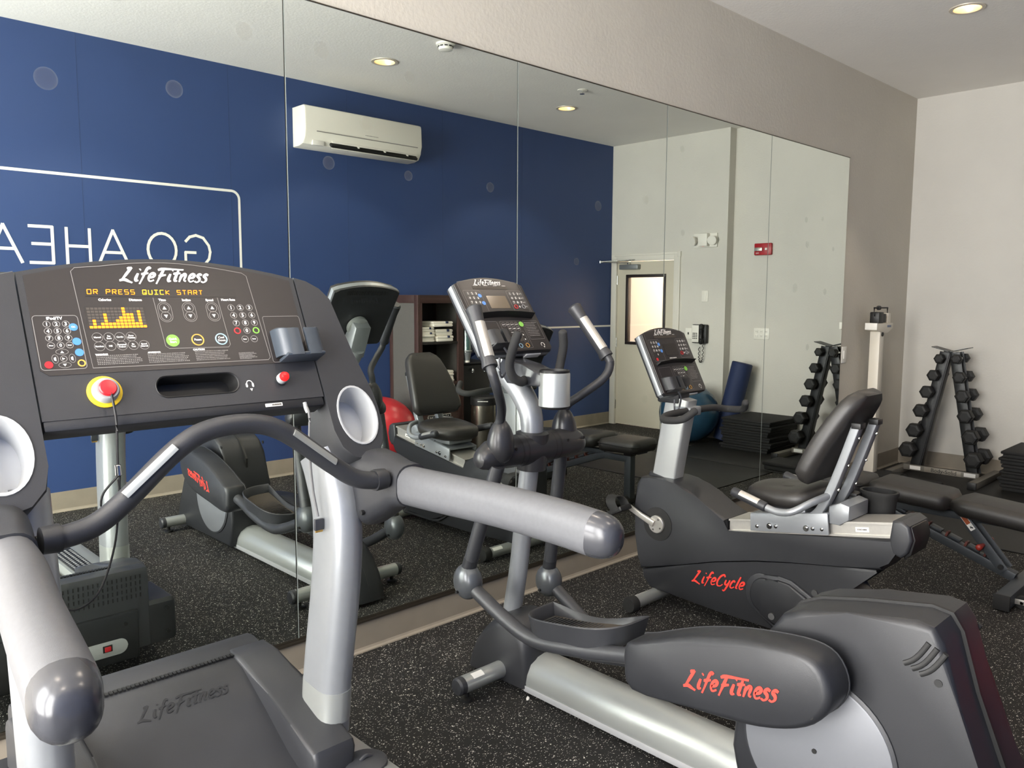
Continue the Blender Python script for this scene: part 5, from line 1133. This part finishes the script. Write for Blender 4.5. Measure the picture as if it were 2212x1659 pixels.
for s in (-1, 1):
    pts = [(1.757+.082*math.cos(math.radians(a)), .215+.095*math.sin(math.radians(a))) for a in range(110, -91, -15)] + [(1.70, .075), (1.62, .064), (1.30, .064), (1.40, .17), (1.52, .262), (1.62, .312), (1.68, .318)]
    # teardrop shroud with a raised face
    bm = nb(); a, b = sorted((s*.094, s*.108)); prism(bm, [(y-1.8, z) for y, z in pts], 'x', a, b, .005, 2); bf('wheel_shroud', bm, m_mgrey, lb_)
    bm = nb(); a, b = sorted((s*.1, s*.118)); q = [(1.735+(y-1.735)*.86-.012, max(.064, .19+(z-.19)*.86)) for y, z in pts]; prism(bm, [(y-1.8, z) for y, z in q], 'x', a, b, .008, 3); bf('shroud_bulge', bm, m_dgrey, lb_)
    logo_p = frame_mtx((s*.0962, 1.99-1.8, .212), (s, 0, 0), Vector((0, -.268, .030)) if s < 0 else Vector((0, .268, -.030)))
    logo('LifeCycle', .285, m_red, lb_, logo_p, th=.12, depth=.001)
    bm = nb(); lathe(bm, [(.085, 0), (.085, .004), (.06, .006)], bp_(BX+s*.104, 2.338, .42), (s, 0, 0), n=36); bf('crank_recess', bm, m_rub, ub)
    # crank and pedal
    c = Vector(bp_(BX+s*.118, 2.338, .42)); e = Vector((c.x+s*.012, c.y+.160*(1 if s < 0 else -1), c.z+.062*(1 if s < 0 else -1)))
    bm = nb(); lathe(bm, [(.045, 0), (.045, .010), (.041, .014)], c-Vector((s*.008, 0, 0)), (s, 0, 0), n=32); cr = bf('crank_disc', bm, m_alu)
    for k in range(4):
        a = k*math.pi/2+.5; bm = nb(); lathe(bm, [(.005, 0), (.004, .003)], c+Vector((s*.006, .031*math.cos(a), .031*math.sin(a))), (s, 0, 0), n=10); bf('crank_bolt', bm, m_lam, cr)
    bm = nb(); d = e-c; sweep(bm, [c+d*.05, c+d*.5, e+d*.06], rrect(.016, .030, .006, 3), ref=(1, 0, 0), scale=[1.25, 1.0, .95]) if False else sweep(bm, [c+d*.05+Vector((s*.008, 0, 0)), c+d*.5+Vector((s*.008, 0, 0)), e+d*.06], [(b, a) for a, b in rrect(.016, .030, .006, 3)], ref=(1, 0, 0), scale=[1.2, 1.0, .95]); bf('crank_arm', bm, m_alu)
    bm = nb(); cyl(bm, e, e+Vector((s*.05, 0, 0)), .010, 12); pe = bf('pedal_axle', bm, m_lam)
    pc = e+Vector((s*.085, 0, 0)); bm = nb(); Mr = Matrix.Translation(pc) @ Matrix.Rotation(math.radians(-28), 4, 'X')
    box(bm, (-.045, -.050, -.014), (.045, .050, .012), .006, mtx=Mr); pd = bf('pedal', bm, m_black)
    bm = nb(); R = [Mr @ Vector((-.046, y, z)) for y, z in ((-.03, .0), (-.03, .05), (-.0, .085), (.03, .07), (.035, .0))]; 
    path = [Mr @ Vector(p) for p in ((-.046, -.01, -.005), (-.046, -.005, .045), (-.02, .0, .072), (.02, .0, .074), (.046, -.005, .045), (.046, -.01, -.005))]
    sweep(bm, smooth(path, 4), rrect(.004, .055, .0015, 2) if False else [(b, a) for a, b in rrect(.055, .004, .0015, 2)], ref=(0, 1, 0)); bf('pedal_strap', bm, m_rub, pd)
    # aluminium rail side
    pr_ = [(1.945, .463), (1.945, .522), (1.198, .656), (1.205, .592)]
    bm = nb(); a, b = sorted((s*.060, s*.082)); prism(bm, [(y-1.8, z) for y, z in pr_], 'x', a, b, .001)
    for (za, zb) in ((.0, .008), (.052, .060)):
        a2, b2 = sorted((s*.080, s*.092)); prism(bm, [(1.945-1.8, .463+za), (1.945-1.8, .463+zb), (1.20-1.8, .5925+za*1.04), (1.20-1.8, .5925+zb*1.07)][::-1] if False else [(1.945-1.8, .463+za), (1.945-1.8, .463+zb), (1.20-1.8, .593+zb*1.06), (1.20-1.8, .593+za*1.06)], 'x', a2, b2)
    rl = bf('seat_rail', bm, m_alu, flat=True)
    if s < 0:
        bm = nb(); y = 1.33; z = .5715+.0315; plate_bm(bm, frame_mtx((s*.0822, y-1.8, .600), (s, 0, 0), (0, -.985, .17)), rpoly(-.028, -.010, .028, .010, .001), .0008); bf('rail_label', bm, m_stick, rl, flat=True)
        bm = nb(); dashes(bm, frame_mtx((s*.0832, y-1.8, .600), (s, 0, 0), (0, -.985, .17)), -.02, .02, .008, 8); bf('label_print', bm, m_lam, rl, flat=True)
bm = nb(); prism(bm, [(y-1.8, z) for y, z in [(1.945, .515), (1.945, .523), (1.198, .658), (1.198, .650)]], 'x', -.09, .09); bf('rail_top', bm, m_alu, flat=True)
bm = nb(); prism(bm, [(y-1.8, z) for y, z in [(2.0, .38), (2.0, .47), (1.945, .464), (1.198, .590), (1.16, .58), (1.22, .49), (1.4, .43)]], 'x', -.104, .104, .004); bf('rail_tray', bm, m_dgrey)
bm = nb(); prism(bm, [(y-1.8, z) for y, z in [(1.215, .575), (1.205, .665), (1.17, .672), (1.14, .655), (1.125, .60), (1.14, .545), (1.165, .52), (1.20, .53)]], 'x', -.106, .106, .012, 3); rc = bf('rail_end_cap', bm, m_mgrey)
bm = nb(); prism(bm, [(y-1.8, z) for y, z in [(1.17, .665), (1.135, .65), (1.118, .60), (1.132, .535), (1.16, .51), (1.165, .55)]], 'x', -.085, .085, .008); bf('bumper', bm, m_black, rc)
# stabilisers
for y, hw in ((2.355, .30), (1.26, .26)):
    bm = nb(); cyl(bm, bp_(BX-hw, y, .045), bp_(BX+hw, y, .045), .032, 20); sb = bf('stabilizer_tube', bm, m_silver2)
    for s in (-1, 1):
        bm = nb(); lathe(bm, [(.040, -.035), (.042, 0), (.036, .012), (.002, .014)], bp_(BX+s*hw, y, .045), (s, 0, 0), n=22); bf('end_cap', bm, m_rub, sb)
bm = nb(); R = []
for x in (BX-.245, BX-.17): R.append([Vector(bp_(x, 2.355+.0325*math.sin(a), .045+.0325*math.cos(a))) for a in [math.radians(q) for q in (20, 40, 60)]]+[Vector(bp_(x, 2.355+.031*math.sin(a), .045+.031*math.cos(a))) for a in [math.radians(q) for q in (60, 40, 20)]])
loft(bm, R); bf('rating_label', bm, m_stick)
# mast, console and front handles
bm = nb(); sweep(bm, [bp_(BX, 2.362, .62), bp_(BX, 2.325, .84), bp_(BX, 2.285, 1.06)], [(a, b) for a, b in rrect(.088, .135, .012, 3)], ref=(0, 1, .17)); bf('mast', bm, mat('mast_silver', 'AEB0AF', .3, .45))
bm = nb(); sweep(bm, [bp_(BX, 2.369, .625), bp_(BX, 2.364, .652)], [(a, b) for a, b in rrect(.105, .155, .016, 3)], ref=(0, 1, .17)); bf('mast_collar', bm, m_dgrey)
b0, b1 = Vector(bp_(BX, 2.258, 1.085)), Vector(bp_(BX, 2.420, 1.405)); vv = (b1-b0).normalized(); nn = Vector((1, 0, 0)).cross(vv)
MB_ = Matrix((Vector((1, 0, 0)), vv, nn)).transposed().to_4x4(); MB_.translation = b0
workout_console(bk, MB_, .185, (b1-b0).length, False)
bm = nb(); box(bm, bp_(BX-.05, 2.27, 1.03), bp_(BX+.05, 2.40, 1.16), .01); bf('console_mount', bm, m_dgrey)
bm = nb(); tube(bm, [bp_(BX-.225, 2.06, 1.035), bp_(BX-.272, 2.10, .995), bp_(BX-.282, 2.19, .985), bp_(BX-.21, 2.225, .995), bp_(BX-.08, 2.225, 1.0), bp_(BX+.08, 2.225, 1.0), bp_(BX+.21, 2.225, .995), bp_(BX+.282, 2.19, .985), bp_(BX+.272, 2.10, .995), bp_(BX+.225, 2.06, 1.035)], .0175, 14, 6, rnd=.7); bf('front_handle', bm, m_grip)
bm = nb(); box(bm, bp_(BX-.05, 2.20, .975), bp_(BX+.05, 2.30, 1.02), .008); bf('handle_clamp', bm, m_silver)
# seat carriage
bm = nb()
prism(bm, [(y-1.8, z) for y, z in [(1.818, .500), (1.822, .578), (1.465, .648), (1.455, .556)]], 'x', -.118, -.108, .002); prism(bm, [(y-1.8, z) for y, z in [(1.818, .500), (1.822, .578), (1.465, .648), (1.455, .556)]], 'x', .108, .118, .002)
prism(bm, [(y-1.8, z) for y, z in [(1.822, .570), (1.822, .580), (1.465, .650), (1.465, .640)]], 'x', -.112, .112); sc_ = bf('seat_carriage', bm, m_silver)
for y, z, r_ in ((1.785, .527, .009), (1.725, .540, .014), (1.695, .544, .009), (1.555, .565, .014), (1.525, .570, .009), (1.485, .575, .008)):
    for s in (-1, 1):
        bm = nb(); lathe(bm, [(r_, 0), (r_*.95, .003), (r_*.55, .003), (r_*.55, .009)], (s*.118, y-1.8, z), (s, 0, 0), n=14); bf('carriage_bolt', bm, m_chrome, sc_)
bm = nb(); prism(bm, [(y-1.8, z) for y, z in [(1.47, .60), (1.47, .675), (1.42, .70), (1.38, .69), (1.38, .63), (1.42, .60)]], 'x', -.10, .10, .01); bf('carriage_back', bm, m_silver)
# seat cushion: padded, wider at the back
bm = nb(); R = []
for z, k, cr_ in ((.640, .86, 0), (.655, .97, 0), (.685, 1.0, 0), (.705, .97, .004), (.716, .86, .008), (.720, .6, .012), (.716, .25, .010)):
    ring = []
    for j in range(36):
        a = 2*math.pi*j/36; cx_, cy_ = math.cos(a), math.sin(a); x = .205*math.copysign(abs(cx_)**.65, cx_); y = .18*math.copysign(abs(cy_)**.7, cy_)
        x *= (1-.22*(y/.18+1)/2) ; ring.append(Vector(bp_(BX+x*k, 1.685+y*k, z-.16*(y*k)*.55+cr_*math.sin(a)**2)))
    R.append(ring)
loft(bm, R); st = bf('seat_cushion', bm, m_vinyl, angle=60)
bm = nb(); box(bm, bp_(BX-.10, 1.57, .60), bp_(BX+.10, 1.80, .655), .01); bf('seat_support', bm, m_silver)
# back uprights and cushion
for s in (-1, 1):
    x = s*.088; bm = nb(); pth = smooth([(x, 1.66-1.8, .60), (x, 1.575-1.8, .600), (x, 1.515-1.8, .64), (x, 1.472-1.8, .72), (x, 1.425-1.8, .85), (x, 1.366-1.8, 1.035)], 5)
    sweep(bm, pth, rrect(.030, .040, .005, 2), ref=(1, 0, 0)) if False else sweep(bm, pth, [(b, a) for a, b in rrect(.050, .036, .005, 2)], ref=(1, 0, 0)); bs = bf('back_upright', bm, m_silver)
    bm = nb(); box(bm, (x-.026, 1.345-1.8, 1.02), (x+.026, 1.385-1.8, 1.045), .003); bf('upright_cap', bm, m_black, bs)
    for z, y in ((.98, 1.360), (.86, 1.398), (.75, 1.436)):
        bm = nb(); lathe(bm, [(.007, 0), (.006, .004)], (x, y-1.8, z), (0, -1, -.3), n=10); bf('upright_bolt', bm, m_chrome, bs)
bm = nb(); R = []; ax = Vector((0, 1.355-1.545, 1.165-.77)); Lb = ax.length; ax.normalize(); nrm = Vector((1, 0, 0)).cross(ax)   # nrm points rearward/down or forward
nrm = Vector((0, ax.z, -ax.y))
c0 = Vector(bp_(BX, 1.545, .77)); N = 15
for k in range(N):
    t = k/(N-1); hw = (.200-.075*t**1.6); hw *= (1-.30*max(0, (t-.86)/.14)**2) * (1-.16*max(0, (.10-t)/.10)**2); thk = .036*(1-.35*max(0, (t-.88)/.12)**2)*(1-.35*max(0, (.08-t)/.08)**2); ring = []
    for a, b in rrect(2*hw, 2*thk, thk*.85, 4):
        cv = .030*(a/.2)**2+.016*math.sin(math.pi*t)*(1 if b > 0 else .4)
        ring.append(c0+ax*Lb*t+Vector((1, 0, 0))*a+nrm*(b+cv))
    R.append(ring)
loft(bm, R); bc = bf('back_cushion', bm, m_vinyl, angle=50)
for s in (-1, 1):
    bm = nb(); pts = [c0+ax*Lb*t+Vector((1, 0, 0))*(s*(.030+.03*t))+nrm*(.0365+.016*math.sin(math.pi*t)+.030*((.03+.03*t)/.2)**2) for t in [.35+.06*i for i in range(11)]]; tube(bm, pts, .0022, 6, sm=0); bf('stitch_line', bm, m_capg, bc)
    # side handles
    hp = [(s*.100, 1.47, .722), (s*.190, 1.50, .702), (s*.238, 1.56, .660), (s*.240, 1.62, .646), (s*.240, 1.68, .656), (s*.240, 1.75, .672), (s*.240, 1.835, .697)]
    bm = nb(); tube(bm, [(x, y-1.8, z) for x, y, z in hp], .0155, 14); sh_ = bf('side_handle', bm, m_silver)
    a = Vector((s*.240, 1.685-1.8, .657)); b = Vector((s*.240, 1.838-1.8, .698)); d = (b-a).normalized()
    bm = nb(); tube(bm, [a, b], .0215, 16, sm=0, rnd=.5); bf('hand_grip', bm, m_mgrey, sh_)
    nrm2 = Vector((s*.6, 0, .8)); nrm2 = (nrm2-d*nrm2.dot(d)).normalized(); sd = d.cross(nrm2); R = []
    for f in (.03, .125): R.append([a+d*f+nrm2*.0222*math.cos(q)+sd*.0222*math.sin(q) for q in [math.radians(v) for v in (-40, -20, 0, 20, 40)]]+[a+d*f+nrm2*.018*math.cos(q)+sd*.018*math.sin(q) for q in [math.radians(v) for v in (40, 20, 0, -20, -40)]])
    bm = nb(); loft(bm, R); bf('pulse_sensor', bm, m_alu, sh_)
# bottle holder hung on the far upright
bm = nb(); oc = (.195, 1.375-1.8); R = []
for z, k in ((.60, .86), (.69, .97), (.70, 1.06), (.712, 1.06), (.712, .92), (.62, .80)): R.append([Vector((oc[0]+a*k, oc[1]+b*k, z)) for a, b in rrect(.105, .155, .05, 6)])
loft(bm, R, cap=False); bm.faces.new([bm.verts.new(p) for p in R[-1]]); bm.faces.new([bm.verts.new(p) for p in R[0]][::-1]); bmesh.ops.remove_doubles(bm, verts=bm.verts[:], dist=1e-6); bf('bottle_holder', bm, m_rub)
bm = nb(); box(bm, (.10, 1.435-1.8, .685), (.17, 1.475-1.8, .70), .002); bf('holder_strap', bm, m_black)
# ------------------------------------------------------------------ adjustable weight bench (long axis along y)
NX = 4.83
bn = thing('weight_bench', 'adjustable weight bench with black padded seat and long back pad', 'weight bench', (NX, 1.5, 0))
def np_(x, y, z): return (x, y-1.5, z)
def nf(name, bm, m, parent=None, **k): return finish(name, bm, m, parent or bn, **k)
def pad(name, y0, y1, z0, z1, w0, w1, th, rnd, parent=None):
    """tapered cushion from y0 (height z0, half-width w0) to y1; bevelled all round"""
    bm = nb(); N = 14; sec_n = 4; R = []
    for k in range(N+1):
        t = k/N; y = y0+(y1-y0)*t; z = z0+(z1-z0)*t; w = w0+(w1-w0)*t
        e = min(t, 1-t)*abs(y1-y0); f = 1 if e > rnd else math.sqrt(max(.0, 1-((rnd-e)/rnd)**2))
        ww = w-rnd*(1-f); th2 = th*(.45+.55*f)
        R.append([Vector(np_(a, y, z-th/2+b)) for a, b in rrect(2*ww, th2, th2*.42, sec_n)])
    loft(bm, R); return nf(name, bm, m_bvinyl, parent, angle=50)
m_pad = mat('bench_vinyl', '211F1D', .48, bump=.12, bscale=500)
s1 = pad('seat_pad', 1.895, 2.255, .500, .512, .175, .150, .10, .05); s1.data.materials[0] = m_pad
s2 = pad('back_pad', 1.425, 1.870, .488, .515, .150, .172, .098, .06); s2.data.materials[0] = m_pad
s3 = pad('head_pad', .62, 1.43, .425, .485, .145, .150, .098, .05); s3.data.materials[0] = m_pad
for nm, y0, y1, z, w in (('seat_piping', 1.90, 2.25, .468, .174),):
    bm = nb(); sweep(bm, [Vector(np_(a, (y0+y1)/2+b, z)) for a, b in rrect(2*w, y1-y0, .04, 5)], circ(.004, n=6), closed=True); nf(nm, bm, m_black, s1)
bm = nb(); box(bm, np_(-.025, .70, .345), np_(.025, 1.86, .385), .004, mtx=Matrix.Translation((0, 0, 0)) @ Matrix.Rotation(0, 4, 'X')); nf('pad_rail', bm, m_frame)
bm = nb(); prism(bm, [(y-1.5, z) for y, z in [(1.93, .40), (1.93, .425), (2.21, .425), (2.21, .40)]], 'x', -.06, .06, .003); nf('seat_plate', bm, m_frame)
# ladder beam: slopes from the seat post down to the wheels
A, B = Vector(np_(0, 2.08, .345)), Vector(np_(0, 1.12, .085)); d = (B-A).normalized(); upv = Vector((0, -d.z, d.y)) if d.y > 0 else Vector((0, d.z, -d.y))
bm = nb(); path = [A, Vector(np_(0, 1.86, .345)), Vector(np_(0, 1.80, .330)), B]
sweep(bm, path, [(b, a) for a, b in rrect(.062, .05, .006, 2)], ref=(1, 0, 0)); lad = nf('ladder_beam', bm, m_frame)
A2 = Vector(np_(0, 1.80, .330)); d2 = (B-A2).normalized(); u2 = Vector((0, d2.z, -d2.y)); u2 = u2 if u2.z > 0 else -u2
for k in range(6):
    c = A2+d2*(.03+k*.105)+u2*.040; bm = nb(); box(bm, (-.022, -.006, -.012), (.022, .006, .020), .001, mtx=Matrix.Translation(c) @ Matrix.Rotation(math.atan2(d2.z, d2.y), 4, 'X')); nf('ladder_tooth', bm, mat('tooth_rust', '5A2A22', .6), lad)
    bm = nb(); c2 = c+d2*.045-u2*.004; box(bm, (-.024, -.034, -.008), (.024, .030, .006), .002, mtx=Matrix.Translation(c2) @ Matrix.Rotation(math.atan2(d2.z, d2.y), 4, 'X')); nf('ladder_step', bm, m_frame, lad)
# swinging back support (a pair of flat straps and a cross pin)
for s in (-1, 1):
    a = Vector((s*.042, 1.42-1.5, .42)); b = Vector((s*.042, 1.165-1.5, .115)); bm = nb(); sweep(bm, [a, b], [(y_, x_) for x_, y_ in rrect(.040, .008, .002, 2)] if False else rrect(.008, .046, .002, 2), ref=(0, .77, .64) if False else (1, 0, 0)) if False else sweep(bm, [a, b], [(q, p) for p, q in rrect(.010, .050, .003, 2)], ref=(1, 0, 0)); sp_ = nf('support_strap', bm, m_frame)
    bm = nb(); cyl(bm, (s*.045, 1.18-1.5, .135), (s*.056, 1.18-1.5, .135), .014, 14); nf('strap_bolt', bm, m_black, sp_)
    bm = nb(); tube(bm, [(s*.045, 1.27-1.5, .235), (s*.105, 1.275-1.5, .232)], [.010, .017], 12, sm=0, rnd=.8); nf('pull_pin_knob', bm, mat('knob_red', '8E2A20', .4), sp_)
bm = nb(); Ml = frame_mtx((-.0477, 1.355-1.5, .345), (-1, 0, 0), Vector((0, .255, .305)))
plate_bm(bm, Ml, rpoly(-.05, -.014, .05, .014, .002), .001); wl = nf('warning_sticker', bm, m_stick, flat=True)
bm = nb(); plate_bm(bm, Ml @ T(.018, 0, .001), rpoly(-.03, -.012, .03, .012, .001), .0004); nf('sticker_block', bm, m_ora, wl, flat=True)
bm = nb(); plate_bm(bm, Ml @ T(-.033, 0, .001), [(-.010, -.004), (-.003, -.009), (.0, -.003), (.009, -.004), (.004, .0), (.009, .005), (.0, .004), (-.003, .010), (-.004, .002)], .0004); nf('sticker_symbol', bm, m_black, wl, flat=True)
# rear foot with wheels
bm = nb(); box(bm, np_(-.355, 1.055, .012), np_(.355, 1.125, .082), .004); rf = nf('rear_foot', bm, m_frame)
for s in (-1, 1):
    bm = nb(); a, b = sorted((s*.352, s*.365)); box(bm, np_(a, 1.052, .008), np_(b, 1.128, .086), .003); nf('foot_cap', bm, m_rub, rf)
    bm = nb(); cyl(bm, np_(s*.24-.014, 1.025, .035), np_(s*.24+.014, 1.025, .035), .035, 20, .004); w_ = nf('wheel', bm, m_rub, rf)
    bm = nb(); cyl(bm, np_(s*.24-.022, 1.025, .035), np_(s*.24+.022, 1.025, .035), .008, 10); box(bm, np_(s*.24-.022, 1.01, .025), np_(s*.24-.017, 1.06, .052), .002); box(bm, np_(s*.24+.017, 1.01, .025), np_(s*.24+.022, 1.06, .052), .002); nf('wheel_bracket', bm, m_alu, rf)
# front leg with foam-less foot bar
bm = nb(); box(bm, np_(-.03, 2.06, .02), np_(.03, 2.12, .405), .004); fl = nf('front_leg', bm, m_frame)
bm = nb(); box(bm, np_(-.035, 2.055, .37), np_(.035, 2.125, .405), .004); nf('leg_collar', bm, m_black, fl)
bm = nb(); cyl(bm, np_(-.24, 2.09, .032), np_(.24, 2.09, .032), .032, 18, .003); nf('front_foot', bm, m_rub, fl)
bm = nb(); Ml2 = frame_mtx((-.0255, 1.975-1.5, .347), (-1, 0, 0), (0, -1, 0)); plate_bm(bm, frame_mtx((0, 2.022-1.5+.0, .347), (0, 1, 0), (-1, 0, 0)) if False else Ml2, rpoly(-.045, -.018, .045, .018, .002), .0008); w2 = nf('caution_label', bm, m_stick, flat=True)
bm = nb(); plate_bm(bm, Ml2 @ T(.016, 0, .0008), rpoly(-.026, -.014, .026, .014, .001), .0004); nf('label_block', bm, m_ora, w2, flat=True)
bm = nb(); plate_bm(bm, Ml2 @ T(-.03, 0, .0008), [(-.008, .0), (.006, -.010), (.006, .010)], .0004); nf('label_symbol', bm, m_black, w2, flat=True)

# ------------------------------------------------------------------ dumbbell rack and dumbbells
RX = 7.60
rk = thing('dumbbell_rack', 'black A-frame dumbbell rack standing against the end wall', 'dumbbell rack', (RX, 2.36, .009))
def rf_(name, bm, m, parent=None, **k): return finish(name, bm, m, parent or rk, **k)
m_rack = mat('rack_black', '242526', .4, .3); m_rackg = mat('rack_grey', '6A665E', .5)
SHELF = {1: [(2.423, 1.033), (2.461, .886), (2.505, .738), (2.545, .570), (2.587, .391), (2.632, .214)], -1: [(2.288, 1.037), (2.254, .881), (2.220, .722), (2.186, .555), (2.135, .383), (2.100, .193)]}
for s in (1, -1):
    y_t = 2.36+s*.018; y_b = 2.36+s*.215
    bm = nb(); a = Vector((0, y_t-2.36, 1.095)); b = Vector((0, y_b-2.36, .055)); sweep(bm, [a, b], rrect(.095, .075, .006, 2) if False else [(q, p) for p, q in rrect(.085, .055, .006, 2)], ref=(1, 0, 0)); up_ = rf_('leaning_upright', bm, m_rack)
    bm = nb(); d = (b-a).normalized(); nr = Vector((0, -s*-d.z, s*d.y)); nr = Vector((0, -d.z*-1, d.y)); nr = Vector((0, d.z, -d.y))
    for x in (-.048, .048):
        R = []; sweep(bm, [a+Vector((x, s*.022, 0)), b+Vector((x, s*.022, 0))], [(q, p) for p, q in rrect(.006, .080, .002, 2)], ref=(1, 0, 0))
    rf_('cradle_plates', bm, m_rack, up_)
    for (y, z) in SHELF[s]:
        for x in (-.05, .05):
            bm = nb(); yy = y-2.36; R = [Vector((x, yy+.026*math.cos(q), z-.009+.026*math.sin(q)+.0)) for q in [math.radians(v) for v in range(180, 361, 20)]]
            sweep(bm, R, rrect(.012, .005, .002, 2), ref=(1, 0, 0)); rf_('cradle', bm, m_rack, up_)
    # top wing plate
    bm = nb(); pts = [Vector((-.07, s*.005, 1.098)), Vector((.07, s*.005, 1.098)), Vector((.07, s*.145, 1.135)), Vector((-.07, s*.145, 1.135))]
    loft(bm, [[p for p in pts], [p+Vector((0, 0, .006)) for p in pts]]); rf_('top_plate', bm, m_rack)
    bm = nb(); box(bm, (-.40, s*.335-.032, 0), (.30, s*.335+.032, .058), .006); ft = rf_('floor_foot', bm, m_rackg)
    bm = nb(); box(bm, (-.408, s*.335-.034, 0), (-.392, s*.335+.034, .06), .003); rf_('foot_cap', bm, m_black, ft)
bm = nb(); box(bm, (-.12, -.305, .035), (-.09, .305, .085), .004); cb = rf_('cross_bar', bm, m_rackg)
bm = nb(); box(bm, (-.1235, -.17, .037), (-.1195, .13, .083), .002); pl = rf_('name_plate', bm, mat('plate_grey', '8B857A', .5, .2), cb)
bm = nb(); text_bm(bm, 'Body-Solid', .048, frame_mtx((-.1238, -.03, .060), (-1, 0, 0), (0, -1, 0)), depth=.0003); rf_('lettering', bm, m_black, cb, flat=True)
for y in (.205, -.235):
    bm = nb(); box(bm, (-.1225, y-.045, .045), (-.1195, y+.045, .078), .001); rf_('white_sticker', bm, m_stick, cb)
# dumbbells: hexagonal heads on a knurled handle, axis along x
def dumbbell(R, L, hg, label, loc):
    t = thing('hex_dumbbell', label, 'dumbbell', loc, group='dumbbells on the A-frame rack')
    for s in (-1, 1):
        bm = nb(); rings = []
        for x, k in ((hg, .62), (hg+.006, .97), (hg+.012, 1), (hg+L-.014, 1), (hg+L-.004, .86), (hg+L, .60)): rings.append([Vector((s*x, R*k*math.cos(math.pi/3*j), R*k*math.sin(math.pi/3*j))) for j in range(6)])
        loft(bm, rings); finish('head', bm, m_iron, t, flat=True)
    bm = nb(); lathe(bm, [(.015, -hg-.01), (.0155, -hg*.5), (.017, 0), (.0155, hg*.5), (.015, hg+.01)], (0, 0, 0), (1, 0, 0), n=14); finish('handle', bm, m_chrome, t)
sz = [.044, .053, .059, .063, .067, .072]; pos = ['top', 'second', 'third', 'fourth', 'fifth', 'bottom']
for s, nm in ((1, 'left'), (-1, 'right')):
    for i, (y, z) in enumerate(SHELF[s]):
        dumbbell(sz[i], .060+.008*i, .074, '%s black hex dumbbell on the %s leg of the dumbbell rack' % (pos[i], nm), (RX, y, z+.009+.006))
# ------------------------------------------------------------------ physician's scale by the corner
sc = thing('physician_scale', 'tall white physician beam scale in the corner beside the dumbbell rack', 'scale', (7.04, 2.72, .009))
def sf(name, bm, m, parent=None, **k): return finish(name, bm, m, parent or sc, **k)
m_cream = mat('scale_white', 'DAD3C4', .4)
bm = nb(); box(bm, (-.14, -.20, .0), (.14, .13, .055), .012); sf('platform', bm, m_black)
bm = nb(); box(bm, (-.12, -.18, .055), (.12, .06, .062), .003); sf('platform_mat', bm, m_rub)
bm = nb(); box(bm, (-.045, .02, .05), (.045, .105, 1.275), .006); sf('column', bm, m_cream)
bm = nb(); prism(bm, [(-.05, 1.345), (.25, 1.345), (.25, 1.305), (.16, 1.265), (.06, 1.262), (-.05, 1.295)] if False else [(-.10, 1.345), (.22, 1.345), (.22, 1.305), (.12, 1.262), (.02, 1.262), (-.10, 1.298)], 'x', 0, 0) if False else prism(bm, [(-.13, 1.345), (.22, 1.345), (.22, 1.300), (.10, 1.260), (.03, 1.260), (-.13, 1.290)], 'y', .015, .11, .004); hd_ = sf('beam_head', bm, m_cream)
bm = nb(); box(bm, (-.135, .012, 1.290), (-.125, .113, 1.348), .002); sf('head_cap', bm, m_white, hd_)
bm = nb(); box(bm, (.09, .0135, 1.310), (.17, .0155, 1.328), .0005); sf('name_badge', bm, mat('badge_blue', '6E7890', .5), hd_)
bm = nb(); box(bm, (.16, .04, 1.34), (.22, .09, 1.43), .003); sf('end_bracket', bm, m_cream, hd_)
bm = nb(); tube(bm, [(-.09, .06, 1.405), (-.09, .06, 1.475), (.19, .06, 1.475), (.19, .06, 1.395), (.08, .06, 1.395)], .007, 8, sm=0); bmf = sf('beam_frame', bm, m_black)
bm = nb(); cyl(bm, (-.01, .06, 1.475), (.02, .06, 1.475), .019, 14, .003); sf('small_poise', bm, m_black)
bm = nb(); box(bm, (-.08, .02, 1.345), (.02, .10, 1.44), .008); sf('large_poise', bm, m_black)
bm = nb(); box(bm, (.02, .03, 1.35), (.10, .09, 1.425), .006); sf('beam_weight', bm, m_black)
bm = nb(); cyl(bm, (.0, .01, 1.252), (.0, .05, 1.252), .018, 14, .003); sf('pivot_knob', bm, m_black)

# small debris on the floor
for i, (x, y, lb) in enumerate(((2.13, 2.10, 'small pale scrap of paper on the floor by the elliptical foot'), (4.15, 2.05, 'tiny white scrap on the floor beneath the bench reflection'))):
    bm = nb(); pts = [(.016*math.cos(a)*(1+.3*math.sin(3*a)), .007*math.sin(a)) for a in [2*math.pi*k/10 for k in range(10)]]
    A = [bm.verts.new((p[0], p[1], .0005)) for p in pts]; B = [bm.verts.new((p[0]*.8, p[1]*.7, .003+.001*math.sin(k))) for k, p in enumerate(pts)]
    bm.faces.new(A[::-1]); bm.faces.new(B)
    for k in range(10): bm.faces.new((A[k], A[(k+1) % 10], B[(k+1) % 10], B[k]))
    o = finish('paper_scrap', bm, m_stick); o.location = (x, y, 0); o.rotation_euler = (0, 0, .7+i); tag(o, lb, 'debris')
